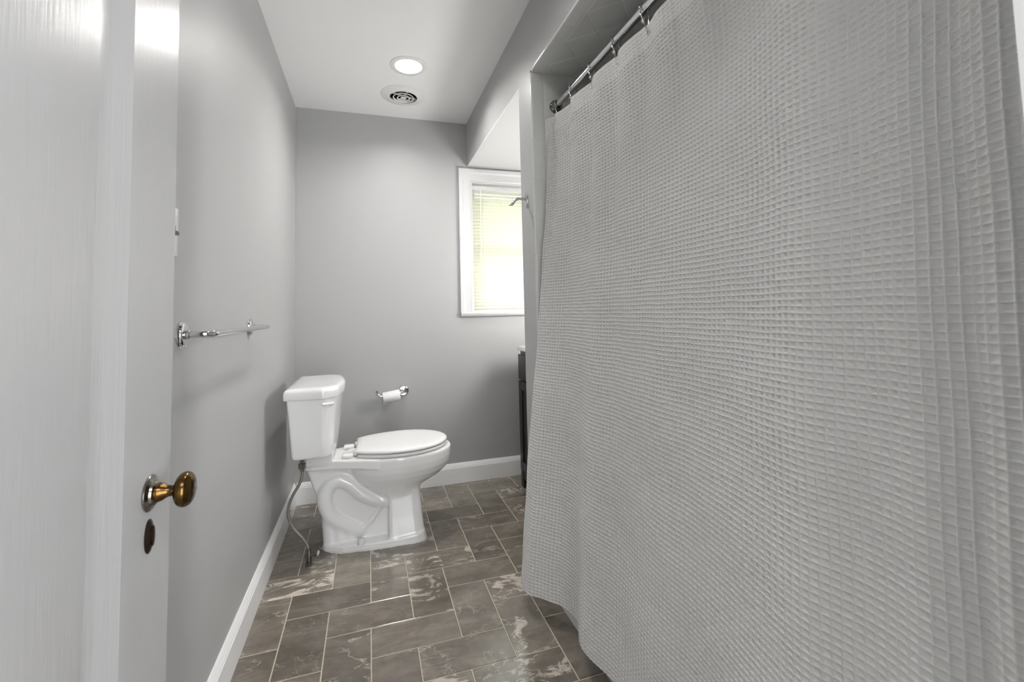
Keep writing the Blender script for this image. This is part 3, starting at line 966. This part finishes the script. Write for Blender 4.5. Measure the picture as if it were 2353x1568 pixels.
# toilet paper holder and roll on the back wall
TX, TZ = 0.643, 0.628
tp = thing('toilet_paper_holder', 'chrome open-arm paper holder on the back wall beside the toilet tank', 'paper holder', (TX, D, TZ))
b = BM()
lathe(b, (TX, D, TZ), (0, -1, 0), [(0, 0.0335), (0.003, 0.034), (0.0045, 0.0325), (0.009, 0.031), (0.0115, 0.027), (0.012, 0.012), (0.018, 0.011), (0.019, 0.0125), (0.021, 0.0125), (0.022, 0.009), (0.022, 0.0)], 40)
part('end_plate', b, M['chrome'], tp, 30)
yb = D-0.060
b = BM()
tube(b, spline([(TX, D-0.02, TZ), (TX, D-0.038, TZ), (TX-0.004, yb+0.008, TZ-0.0005), (TX-0.016, yb, TZ-0.002), (TX-0.04, yb, TZ-0.003), (TX-0.08, yb, TZ-0.006), (TX-0.115, yb, TZ-0.0115), (TX-0.138, yb, TZ-0.0165), (TX-0.153, yb, TZ-0.010), (TX-0.163, yb, TZ+0.004), (TX-0.167, yb, TZ+0.019)], 6), 0.0072, 14)
part('arm', b, M['chrome'], tp, 60)
rl = thing('toilet_paper_roll', 'nearly used up white toilet paper roll on the chrome holder', 'toilet paper', (0.567, yb, 0.606))
b = BM()
ax_ = Vector((0.104, 0, 0.014)).normalized()
o_ = Vector((0.515, yb, 0.5995))
lathe(b, o_, ax_, [(0, 0.0215), (0, 0.0335), (0.002, 0.0345), (0.102, 0.0345), (0.104, 0.0335), (0.104, 0.0215)], 40)
# hanging end of the sheet behind the roll
sheet = []
for u in (0.0, 0.02, 0.04, 0.062):
    sheet.append(u)
for k in range(len(sheet)-1): pass
rows = []
for t_, off, dz in ((0.0, 0.0338, 0.0), (0.33, 0.0345, -0.018), (0.66, 0.0335, -0.034), (1.0, 0.031, -0.046)):
    a_ = o_+ax_*0.001+Vector((0, off, dz)); c_ = o_+ax_*(0.062-0.028*t_)+Vector((0, off, dz))
    rows.append((a_, c_))
fr_ = []
for a_, c_ in rows:
    fr_.append([a_, c_, c_+Vector((0, 0.0006, 0)), a_+Vector((0, 0.0006, 0))])
loft(b, fr_)
part('paper', b, M['paper'], rl, 40)
b = BM()
lathe(b, o_+ax_*0.0005, ax_, [(0, 0.0198), (0, 0.0214), (0.103, 0.0214), (0.103, 0.0198), (0, 0.0198)], 32)
part('core', b, M['card'], rl, 40)

# ================================================================ CEILING FIXTURES
def can_light(x, y, label):
    t = thing('recessed_light', label, 'ceiling light', (x, y, H), 'recessed ceiling lights')
    b = BM()
    ri = 0.0675
    prof = [(0.0, 0.0975), (0.0022, 0.097), (0.0045, 0.093), (0.0055, 0.085), (0.0055, 0.076), (0.004, ri+0.002), (-0.002, ri), (-0.034, ri-0.004)]
    o = Vector((x, y, H)); n = 64
    rings = [[o+Vector((r*math.cos(2*math.pi*k/n), r*math.sin(2*math.pi*k/n), -t_)) for k in range(n)] for t_, r in prof]
    # outer skin only; the top joins the lens
    loft(b, rings, cap0=False, cap1=False)
    part('trim_ring', b, M['plastic'], t, 40)
    b = BM(); lathe(b, (x, y, H+0.030), (0, 0, 1), [(0, 0), (0, ri-0.0035), (0.003, ri-0.0035), (0.003, 0)], 48)
    part('lens', b, M['lamp'] if y > 2 else M['lamp_near'], t, 40, label='lit white lens')
    return t
CANS = [(0.640, 2.392, 'lit recessed ceiling light in view above the toilet'), (0.640, 1.18, 'lit recessed ceiling light nearer the doorway, above the frame')]
VENT = (0.638, 2.735)

# the ceiling slab needs holes for the cans and the vent: rebuild its underside as a cut mesh
def cut_ceiling():
    o = bpy.data.objects['ceiling']
    bpy.data.objects.remove(o)
    b = BM()
    holes = [(c[0], c[1], 0.069) for c in CANS]+[(VENT[0], VENT[1], 0.088)]
    ys = sorted([0.08, D+0.16]+[v for h_ in holes for v in (h_[1]-0.1, h_[1]+0.1)])
    x0, x1 = 0.0, XR+TH
    for a, c in zip(ys[:-1], ys[1:]):
        hs = [h_ for h_ in holes if abs((a+c)/2-h_[1]) < 0.1]
        if not hs:
            b.faces.new([b.verts.new(p) for p in ((x0, a, H), (x1, a, H), (x1, c, H), (x0, c, H))]); continue
        hx, hy, hr = hs[0]
        xs = (x0, hx-0.1, hx+0.1, x1)
        b.faces.new([b.verts.new(p) for p in ((x0, a, H), (xs[1], a, H), (xs[1], c, H), (x0, c, H))])
        b.faces.new([b.verts.new(p) for p in ((xs[2], a, H), (x1, a, H), (x1, c, H), (xs[2], c, H))])
        n = 48
        inn, out = [], []
        for k in range(n):
            an = 2*math.pi*(k+0.5)/n
            cx_, sy_ = math.cos(an), math.sin(an)
            m_ = max(abs(cx_), abs(sy_))
            inn.append(b.verts.new((hx+hr*cx_, hy+hr*sy_, H)))
            out.append(b.verts.new((hx+0.1*cx_/m_, hy+0.1*sy_/m_, H)))
        for k in range(n):
            j = (k+1) % n
            if abs(out[k].co.x-out[j].co.x) > 1e-6 and abs(out[k].co.y-out[j].co.y) > 1e-6:
                cv = b.verts.new((hx+math.copysign(0.1, out[k].co.x-hx), hy+math.copysign(0.1, out[k].co.y-hy), H))
                b.faces.new((inn[k], out[k], cv, out[j], inn[j]))
            else:
                b.faces.new((inn[k], out[k], out[j], inn[j]))
        # hole wall and lid
        up = [b.verts.new((v.co.x, v.co.y, H+0.09)) for v in inn]
        for k in range(n):
            j = (k+1) % n
            b.faces.new((inn[k], inn[j], up[j], up[k])).material_index = 1
        b.faces.new(up).material_index = 1
    bmesh.ops.remove_doubles(b, verts=b.verts, dist=1e-5)
    box(b, (x0, 0.08, H+0.1), (x1, D+0.16, H+0.12))
    struct('ceiling', b, [M['ceil'], M['black']], 30)
cut_ceiling()
for c in CANS: can_light(*c)

vt = thing('ceiling_vent', 'round white exhaust vent with ring louvres in the ceiling beside the light', 'vent', (VENT[0], VENT[1], H))
def ring_solid(b, prof, n=64):
    """closed profile (radius, z) swept round the vent axis"""
    rings = []
    for r, z_ in prof:
        rings.append([(VENT[0]+r*math.cos(2*math.pi*k/n), VENT[1]+r*math.sin(2*math.pi*k/n), H+z_) for k in range(n)])
    rings.append(rings[0])
    vr = [[b.verts.new(p) for p in q] for q in rings[:-1]]; vr.append(vr[0])
    for a, c in zip(vr[:-1], vr[1:]):
        for k in range(n):
            j = (k+1) % n
            b.faces.new((a[k], a[j], c[j], c[k]))
b = BM()
ring_solid(b, [(0.133, 0.0), (0.1325, -0.002), (0.128, -0.0035), (0.118, -0.0045), (0.108, -0.0075), (0.096, -0.013), (0.084, -0.016), (0.081, -0.016), (0.0795, -0.014), (0.0800, -0.006), (0.084, -0.004), (0.087, 0.0)])
part('flange', b, M['plastic'], vt, 40)
for r1, r2, zb_ in ((0.0620, 0.0565, -0.0185), (0.0385, 0.0335, -0.0205)):
    b = BM(); ring_solid(b, [(r1, zb_), (r1+0.0008, zb_+0.001), (r2+0.001, zb_+0.009), (r2-0.0005, zb_+0.009), (r2-0.0015, zb_+0.006), (r1-0.004, zb_)])
    part('louvre_ring', b, M['plastic'], vt, 40)
b = BM(); lathe(b, (VENT[0], VENT[1], H-0.0195), (0, 0, 1), [(0, 0), (0, 0.016), (0.001, 0.0175), (0.004, 0.0175), (0.008, 0.014), (0.008, 0)], 32)
part('centre_cap', b, M['plastic'], vt, 40)
b = BM()
for a in (0.35, 0.35+math.pi/2, 0.35+math.pi, 0.35+1.5*math.pi):
    d_ = Vector((math.cos(a), math.sin(a), 0)); s_ = Vector((-math.sin(a), math.cos(a), 0))*0.0018
    o = Vector((VENT[0], VENT[1], H-0.004))
    loft(b, [[o+d_*r_+s_+Vector((0, 0, -0.004)), o+d_*r_-s_+Vector((0, 0, -0.004)), o+d_*r_-s_+Vector((0, 0, 0.006)), o+d_*r_+s_+Vector((0, 0, 0.006))] for r_ in (0.012, 0.08)])
part('spoke', b, M['plastic'], vt, 30)

# ================================================================ VANITY in the alcove
vn = thing('vanity_cabinet', 'charcoal bathroom vanity with white top in the alcove', 'vanity', (1.62, 2.49, 0))
vx0, vx1, vy0, vy1, vzt = 1.382, XR-0.002, 2.10, 2.862, 0.868
b = BM()
box(b, (vx0, vy0, 0.10), (vx1, vy1, vzt), 0.001)
for y_ in (vy0, vy1-0.05):
    box(b, (vx0-0.015, y_, 0.0), (vx0+0.03, y_+0.05, 0.115), 0.002); box(b, (vx1-0.05, y_, 0.0), (vx1, y_+0.05, 0.115), 0.002)
box(b, (vx0-0.012, vy0+0.05, 0.055), (vx0+0.01, vy1-0.05, 0.105), 0.002)
part('body', b, M['vanity'], vn, 30)
def shaker(y0, y1, z0, z1, nm):
    b = BM(); f = 0.055; x0, x1 = vx0-0.018, vx0-0.0005
    box(b, (x0, y0, z0), (x1, y0+f, z1), 0.001); box(b, (x0, y1-f, z0), (x1, y1, z1), 0.001)
    box(b, (x0, y0+f, z0), (x1, y1-f, z0+f), 0.001); box(b, (x0, y0+f, z1-f), (x1, y1-f, z1), 0.001)
    box(b, (x0+0.009, y0+f, z0+f), (x1, y1-f, z1-f))
    d_ = part(nm, b, M['vanity'], vn, 30)
    return d_
ym = (vy0+vy1)/2
for y0_, y1_, ky in ((vy0+0.003, ym-0.0015, ym-0.03), (ym+0.0015, vy1-0.001, ym+0.03)):
    d_ = shaker(y0_, y1_, 0.108, 0.672, 'door')
    b = BM(); lathe(b, (vx0-0.018, ky, 0.60), (-1, 0, 0), [(0, 0.005), (0.012, 0.005), (0.014, 0.011), (0.022, 0.011), (0.024, 0.0)], 20)
    part('knob', b, M['chrome'], d_)
    b = BM(); box(b, (vx0-0.018, y0_, 0.682), (vx0-0.0005, y1_, 0.842), 0.001)
    part('drawer_front', b, M['vanity'], vn, 30)
b = BM()
box(b, (vx0-0.020, vy0-0.004, vzt+0.0), (XR-0.001, vy1+0.010, vzt+0.028), 0.003)
part('countertop', b, mat('white_cultured_marble', (0.86, 0.86, 0.86), 0.12), vn, 30)
b = BM()
lathe(b, (1.63, ym, vzt+0.028), (0, 0, 1), [(0, 0.15), (0.012, 0.165), (0.016, 0.165), (0.016, 0.155), (0.006, 0.14), (0.003, 0.0)], 40)
part('basin', b, M['china'], vn, 40)
b = BM()
lathe(b, (1.80, ym, vzt+0.028), (0, 0, 1), [(0, 0.024), (0.006, 0.022), (0.01, 0.014), (0.12, 0.012), (0.12, 0)], 20)
tube(b, spline([(1.80, ym, vzt+0.13), (1.78, ym, vzt+0.155), (1.74, ym, vzt+0.16), (1.70, ym, vzt+0.135)], 6), 0.010, 14)
part('faucet', b, M['chrome'], vn, 40)

# vanity light on the alcove's right wall, out of the frame behind the stub wall
vl = thing('vanity_light', 'wall light with tall frosted tube beside the vanity, hidden behind the stub wall', 'wall light', (XR, 2.24, 1.40))
b = BM()
box(b, (XR-0.02, 2.20, 1.33), (XR-0.0005, 2.28, 1.47), 0.004); lathe(b, (XR-0.015, 2.24, 1.40), (-1, 0, 0), [(0, 0.014), (0.055, 0.014), (0.055, 0)], 20)
part('bracket', b, M['chrome'], vl, 30)
for z_ in (1.185, 1.60):
    b = BM(); lathe(b, (XR-0.095, 2.24, z_), (0, 0, 1), [(0, 0.0), (0, 0.036), (0.015, 0.036), (0.015, 0.0)], 24)
    part('end_cap', b, M['chrome'], vl, 30)
b = BM(); lathe(b, (XR-0.095, 2.24, 1.20), (0, 0, 1), [(0, 0), (0, 0.034), (0.01, 0.039), (0.39, 0.039), (0.40, 0.034), (0.40, 0)], 32)
part('tube', b, M['vlamp'], vl, 50, label='lit frosted tube')

# added fill behind the camera: a made-up ceiling light and glowing window panes
hl = thing('hall_fill_light', 'added long white fill light on the hallway ceiling outside the door', 'ceiling light', (0.7, -0.6, H))
b = BM(); box(b, (0.08, -0.74, H-0.02), (1.32, -0.46, H-0.0005), 0.004)
part('pan', b, M['plastic'], hl, 30)
b = BM(); box(b, (0.10, -0.72, H-0.055), (1.30, -0.48, H-0.021), 0.012, 3)
part('diffuser', b, M['hfill'], hl, 40, label='lit white fill diffuser')
hw_ = thing('hall_fill_window', 'x', 'window', (0.9, -1.35, 0.9)); del hw_['label'], hw_['category']  # invented hall window, added only as a low fill source
hw_['kind'] = 'structure'
HX0, HX1, HZ0, HZ1 = 0.62, 1.84, 0.14, 1.72
b = BM()
for a_, c_ in (((HX0-0.08, -1.349, HZ0-0.08), (HX0, -1.325, HZ1+0.08)), ((HX1, -1.349, HZ0-0.08), (HX1+0.08, -1.325, HZ1+0.08)), ((HX0, -1.349, HZ1), (HX1, -1.325, HZ1+0.08)),
               ((HX0, -1.349, HZ0-0.08), (HX1, -1.325, HZ0)), ((1.215, -1.349, HZ0), (1.245, -1.33, HZ1))):
    box(b, a_, c_, 0.003)
part('window_casing', b, M['trim'], hw_)
b = BM(); box(b, (HX0, -1.349, HZ0), (1.215, -1.342, HZ1)); box(b, (1.245, -1.349, HZ0), (HX1, -1.342, HZ1))
part('window_pane', b, M['fill_pane'], hw_)

# ================================================================ BLIND
bl = thing('venetian_blind', 'cream slatted venetian blind lowered in the window', 'blind', (1.443, D+0.032, 2.0))
bx0, bx1, by = WX0+0.016, WX1-0.016, D+0.034
b = BM(); box(b, (bx0, by-0.014, 1.982), (bx1, by+0.014, 2.013), 0.003); part('headrail', b, M['trim_dim'], bl, 30, label='white headrail')
sl_w, pitch, nsl = 0.0290, 0.02375, 35
z0 = 1.965
for i in range(nsl):
    zc = z0-i*pitch
    b = BM()
    tilt = math.radians(min(46+4.5*i, 66) if i < 6 else 66)
    sec = []
    for k in range(7):
        u = -0.5+k/6
        crown = 0.0022*(1-4*u*u)
        # room edge down (u=-0.5), outer edge up
        yy = u*sl_w*math.cos(tilt)-crown*math.sin(tilt)
        zz_ = u*sl_w*math.sin(tilt)+crown*math.cos(tilt)
        sec.append((yy, zz_))
    thk = 0.0004
    low = [(y_+thk*math.sin(tilt), z_-thk*math.cos(tilt)) for y_, z_ in reversed(sec)]
    nseg = 12
    rings = []
    for q in range(nseg+1):
        x = bx0+0.002+(bx1-bx0-0.004)*q/nseg
        sag = 0.0006*math.sin(q*1.7+i)*0.6
        rings.append([(x, by+y_, zc+z_+sag) for y_, z_ in sec+low])
    loft(b, rings)
    part('slat', b, M['slat'], bl, 60)
b = BM(); box(b, (bx0, by-0.012, 1.128), (bx1, by+0.012, 1.139), 0.003); part('bottom_rail', b, M['cord'], bl, 30)
for x in (1.207, 1.325, 1.56, 1.68):
    b = BM()
    tube(b, [(x, by-0.0135, 1.983), (x, by-0.0135, 1.137)], 0.0008, 6); tube(b, [(x, by+0.0135, 1.983), (x, by+0.0135, 1.137)], 0.0008, 6)
    part('ladder_cord', b, M['cord'], bl, 60)
b = BM(); tube(b, [(1.186, by-0.024, 1.985), (1.186, by-0.023, 1.97), (1.181, by-0.021, 1.43)], [0.002, 0.0034, 0.0034], 8)
part('tilt_wand', b, M['cord'], bl, 40)

# ================================================================ SHOWER ROD, RINGS, CURTAIN
RX, RZ = 1.197, 1.992
rod = thing('shower_rod', 'chrome shower curtain rod running along the tub from the tiled end wall', 'curtain rod', (RX, 1.0, RZ))
b = BM(); tube(b, [(RX, Y2-0.012, RZ), (RX, 0.245, RZ)], 0.0127, 24); part('rod', b, M['chrome'], rod, 50)
for y, d_ in ((Y2-TT, -1), (0.236, 1)):
    b = BM(); lathe(b, (RX, y, RZ), (0, d_, 0), [(0, 0.027), (0.004, 0.0275), (0.006, 0.0255), (0.009, 0.025), (0.012, 0.0265), (0.015, 0.026), (0.018, 0.0215), (0.024, 0.0185), (0.034, 0.018), (0.037, 0.016), (0.037, 0)], 36)
    part('flange', b, mat('smoked_chrome', (0.22, 0.22, 0.22), 0.12, metal=1) if 'smoked_chrome' not in bpy.data.materials else bpy.data.materials['smoked_chrome'], rod, 30)

GY = [1.712, 1.572, 1.410, 1.247, 1.086, 0.925, 0.764, 0.603, 0.442, 0.300]     # rings along the rod
def top_x(y):
    return 1.197
# plan polylines of the cloth: (x, y) from the far end to the near end
top_pts = [(1.146, 1.738), (1.160, 1.722), (1.183, 1.706), (1.188, 1.690), (1.172, 1.682), (1.166, 1.666), (1.172, 1.625), (1.186, 1.575), (1.190, 1.556), (1.176, 1.540), (1.166, 1.515), (1.172, 1.46), (1.187, 1.41), (1.189, 1.392),
           (1.178, 1.374), (1.170, 1.34), (1.175, 1.29), (1.187, 1.247), (1.187, 1.225), (1.176, 1.20), (1.172, 1.16), (1.178, 1.12), (1.187, 1.086), (1.185, 1.05), (1.176, 1.0), (1.180, 0.95), (1.186, 0.925), (1.180, 0.88), (1.172, 0.83), (1.180, 0.79), (1.184, 0.764),
           (1.178, 0.72), (1.166, 0.66), (1.156, 0.60), (1.150, 0.556), (1.155, 0.53), (1.168, 0.50), (1.172, 0.47), (1.160, 0.44), (1.155, 0.415), (1.168, 0.385), (1.176, 0.365), (1.160, 0.345), (1.144, 0.328), (1.150, 0.30), (1.162, 0.27), (1.168, 0.25)]
top_pts = [(1.180+(x-1.180)*(1.35 if 0.95 < y < 1.69 else 1.0), y) for x, y in top_pts]
bot_pts = [(0.992, 1.735), (0.992, 1.700), (0.997, 1.668), (1.026, 1.638), (1.057, 1.600), (1.083, 1.570), (1.100, 1.522), (1.105, 1.480), (1.098, 1.448), (1.072, 1.398), (1.062, 1.362), (1.066, 1.318), (1.082, 1.262), (1.094, 1.215),
           (1.098, 1.16), (1.092, 1.09), (1.086, 1.02), (1.088, 0.95), (1.092, 0.89), (1.088, 0.83), (1.078, 0.77), (1.066, 0.71), (1.056, 0.65), (1.050, 0.60), (1.052, 0.565), (1.066, 0.53), (1.076, 0.49), (1.072, 0.45), (1.062, 0.415), (1.072, 0.38),
           (1.082, 0.355), (1.068, 0.34), (1.058, 0.325), (1.064, 0.30), (1.078, 0.27), (1.084, 0.25)]
def resample(P, n):
    P = np.array([(p.x, p.y) for p in spline([(x, y, 0) for x, y in P], 10)])
    d_ = np.r_[0, np.cumsum(np.hypot(*np.diff(P, axis=0).T))]
    t = np.linspace(0, d_[-1], n)
    return np.stack([np.interp(t, d_, P[:, 0]), np.interp(t, d_, P[:, 1])], 1), d_[-1]
def curtain():
    cell = 0.0117
    prof_t = np.array([0.0, 0.08, 0.16, 0.26, 0.50, 0.74, 0.84, 0.92])
    prof_h = np.array([1.0, 0.82, 0.32, 0.04, 0.0, 0.04, 0.32, 0.82])
    ztop, zbot = 1.934, 0.072
    nv = int(round((ztop-zbot)/cell)); nu = 103
    U = np.concatenate([(i+prof_t) for i in range(nu)]+[[nu]])
    HU = np.r_[np.tile(prof_h, nu), 1.0]
    VV = np.concatenate([(i+prof_t) for i in range(nv)]+[[nv]])
    HV = np.r_[np.tile(prof_h, nv), 1.0]
    A, la = resample(top_pts, 1200)
    B, lb = resample(bot_pts, 1200)
    mid, lm = resample([(x+0.0, y) for x, y in bot_pts], 1200)
    # fold depth of the top pleats fades on the way down, the plan slides from A to B
    un = U/nu
    base_s = np.linspace(0, 1, 1200)
    zc = ztop-VV*cell
    nz_, nu_ = len(VV), len(U)
    X = np.zeros((nz_, nu_)); Y = np.zeros((nz_, nu_))
    ys = np.linspace(1.75, 0.25, 1200)
    def smoothpath(P, k):
        if k < 1: return P
        ker = np.ones(k)/k
        pad = k
        Q = np.concatenate([np.repeat(P[:1], pad, 0), P, np.repeat(P[-1:], pad, 0)])
        out = np.stack([np.convolve(Q[:, c], ker, 'same') for c in range(2)], 1)[pad:-pad]
        return out
    A_s = smoothpath(A, 110)
    ends = np.linspace(0, 1, 1200)
    for r in range(nz_):
        z_ = zc[r]
        wgt = min(max((1.76-z_)/1.66, 0), 1)
        wgt = wgt*0.75+0.25*wgt*wgt*(3-2*wgt)
        f_ = math.exp(-max(1.93-z_, 0)/0.55)             # how much of the header pleats remain
        fb = min(max((1.5-z_)/1.4, 0), 1)
        P = (A*f_+A_s*(1-f_))*(1-wgt)+B*wgt
        d_ = np.r_[0, np.cumsum(np.hypot(*np.diff(P, axis=0).T))]
        t = un*d_[-1]
        X[r] = np.interp(t, d_, P[:, 0]); Y[r] = np.interp(t, d_, P[:, 1])
    ZZ = np.repeat(zc[:, None], nu_, 1)
    # the top edge sags a little between rings, and the cloth has soft unevenness
    gy = np.array(GY)
    sag = np.zeros(nu_)
    for a, c in zip(gy[:-1], gy[1:]):
        s_ = (Y[0]-c)/(a-c)
        sag += np.where((s_ > 0) & (s_ < 1), 0.010*np.sin(np.pi*np.clip(s_, 0, 1)), 0)
    sag += np.where(Y[0] > gy[0], (Y[0]-gy[0])*0.25, 0)
    ZZ -= sag[None, :]*np.exp(-(ztop-ZZ)/0.35)
    X += 0.0016*np.sin(9.0*ZZ+14*Y)+0.0012*np.sin(23*ZZ-9*Y+1.3)
    # hem: small ripple
    gx = np.gradient(np.stack([X, Y, ZZ], -1), axis=1); gz = np.gradient(np.stack([X, Y, ZZ], -1), axis=0)
    nrm = np.cross(gx, gz); nrm /= np.linalg.norm(nrm, axis=-1, keepdims=True)+1e-12
    if nrm[nz_//2, nu_//2, 0] > 0: nrm = -nrm
    amp = 0.0052*np.ones((nz_, nu_))
    amp *= np.clip((VV-0.3)/0.3, 0, 1)[:, None]
    hd = np.where(VV < 5.2, 0.45, 1.0)
    amp *= hd[:, None]
    # wandering weave so the grid is not ruler straight
    Hh = 0.72*np.maximum(HU[None, :], 0.72*HV[:, None])+0.28*0.5*(HU[None, :]+HV[:, None])
    Pp = np.stack([X, Y, ZZ], -1)+nrm*(Hh*amp)[..., None]
    jj = 0.0007*np.sin(VV*2.1)[:, None]*np.sin(U*0.9)[None, :]
    Pp[..., 2] += jj
    idx = np.arange(nz_*nu_).reshape(nz_, nu_)
    Q = np.stack([idx[:-1, :-1], idx[1:, :-1], idx[1:, 1:], idx[:-1, 1:]], -1).reshape(-1, 4)
    return Pp.reshape(-1, 3), Q, (X, Y, ZZ, nrm, U, VV)
V, Q, info = curtain()
Xc, Yc, Zc, Nc, Uc, Vc = info
row = int(np.argmin(np.abs(Vc-2.5)))
def curtain_at(y):
    k = int(np.argmin(np.abs(Yc[row]-y)))
    return Vector((Xc[row, k], Yc[row, k], Zc[row, k])), Vector(Nc[row, k])
GR = [curtain_at(y-0.030) for y in GY]
# eyelet holes in the header
qc = V[Q].mean(1)
keep = np.ones(len(Q), bool)
for gp, gn in GR:
    keep &= np.linalg.norm(qc-np.array(gp)-np.array(gn)*0.001, axis=1) > 0.0052
Q = Q[keep]
cur = thing('shower_curtain', 'white waffle-weave shower curtain hanging along the tub', 'shower curtain', (1.15, 1.0, 0.07))
mesh_np('cloth', V-np.array([1.15, 1.0, 0.07]), Q, M['cloth'], cur)
ordn = ['ring nearest the tiled end wall', 'second shower ring from the end wall', 'third shower ring from the end wall', 'fourth shower ring from the end wall', 'fifth shower ring from the end wall, at the frame edge',
        'sixth shower ring from the end wall, just above the frame', 'seventh shower ring from the end wall', 'eighth shower ring from the end wall', 'ninth shower ring from the end wall', 'shower ring at the curtain edge by the doorway']
for i, y in enumerate(GY):
    gp, gn = GR[i]
    b = BM()
    a_, c_ = frame_of(gn)
    n = 20
    circ = [gp+gn*0.0025+(a_*math.cos(2*math.pi*k/n)+c_*math.sin(2*math.pi*k/n))*0.0064 for k in range(n)]
    tube(b, circ, 0.0019, 8, closed=True)
    part('grommet', b, M['chrome'], cur, 60)
    t = thing('shower_ring', 'chrome hook, '+ordn[i], 'curtain ring', (RX, y, RZ), 'chrome hooks along the shower rod')
    b = BM()
    # wire: from the ball on the room side over the rod, down behind, with a hook through the grommet
    R_ = 0.0165
    wire = []
    for k in range(15):
        an = math.radians(215-k*250/14)
        wire.append((RX+R_*math.cos(an), y+0.001*k/14, RZ+R_*math.sin(an)))
    # front leg runs down to the ball
    front = [(RX-0.0135, y-0.012, RZ-0.046), (RX-0.0165, y-0.008, RZ-0.032), (RX-0.0175, y-0.003, RZ-0.018)]
    tube(b, spline(front+wire, 3), 0.0020, 8)
    back = [wire[-1], (RX+0.014, y+0.002, RZ-0.028), (RX+0.012, y+0.002, RZ-0.05), (RX+0.014, y+0.002, RZ-0.062)]
    tube(b, spline(back, 5), 0.0016, 8)
    # hook from the ball to the grommet
    gh = gp+gn*0.006
    tube(b, spline([(RX-0.0135, y-0.012, RZ-0.046), (RX-0.014, y-0.016, RZ-0.058), tuple(gh+Vector((0, 0.004, 0.010))), tuple(gh+Vector((0, 0, -0.002))), tuple(gp-gn*0.004+Vector((0, 0, -0.002)))], 5), 0.0014, 8)
    part('wire', b, M['chrome'], t, 60)
    b = BM()
    def ball(c, r):
        lathe(b, Vector(c)-Vector((0, 0, r)), (0, 0, 1), [(r-r*math.cos(k*math.pi/10), r*math.sin(k*math.pi/10)) for k in range(11)], 16)
    ball((RX-0.0135, y-0.012, RZ-0.047), 0.0072)
    part('ball', b, M['chrome'], t, 60)
    b = BM(); lathe(b, (RX+0.014, y+0.002, RZ-0.074), (0, 0, 1), [(0, 0.0), (0, 0.003), (0.004, 0.0042), (0.012, 0.0042), (0.014, 0.002), (0.014, 0)], 12)
    part('end_bead', b, M['bronze'], t, 50)

# ================================================================ OUTSIDE THE WINDOW
b = BM(); box(b, (-8, D+0.5, -0.7), (12, D+22, -0.6)); o = struct('floor_yard', b, M['grass'])
b = BM(); box(b, (-1.0, D+0.165, 2.14), (4.0, D+0.72, 2.20)); box(b, (-1.0, D+0.72, 2.10), (4.0, D+0.75, 2.24)); struct('shade_eave', b, M['trim'])  # unseen eave added to shade the upper blind slats
def tree(x, y, h_, r_, lab, seed):
    t = thing('tree', lab, 'tree', (x, y, -0.6))
    b = BM(); tube(b, [(x, y, -0.6), (x+0.05, y, 0.6), (x, y, h_*0.6-0.6)], [0.16, 0.12, 0.08], 12); part('trunk', b, M['bark'], t, 60)
    b = BM()
    rg = random.Random(seed)
    for k in range(16):
        c = Vector((x+rg.uniform(-r_, r_)*0.7, y+rg.uniform(-r_, r_)*0.6, h_*0.62-0.6+rg.uniform(-0.5, 1)*r_*0.8))
        s = rg.uniform(0.35, 0.6)*r_
        g0 = len(b.verts)
        bmesh.ops.create_icosphere(b, subdivisions=3, radius=s, matrix=Matrix.Translation(c))
        b.verts.ensure_lookup_table()
        for v in b.verts[g0:]:
            v.co += (v.co-c).normalized()*rg.uniform(-0.12, 0.16)*s
    part('crown', b, M['leaf'], t, None)
tree(2.6, 10.5, 5.2, 1.9, 'leafy tree beyond the window, seen through the upper slats', 3)
tree(8.2, 14.5, 5.6, 2.1, 'second leafy tree further off beyond the window', 8)
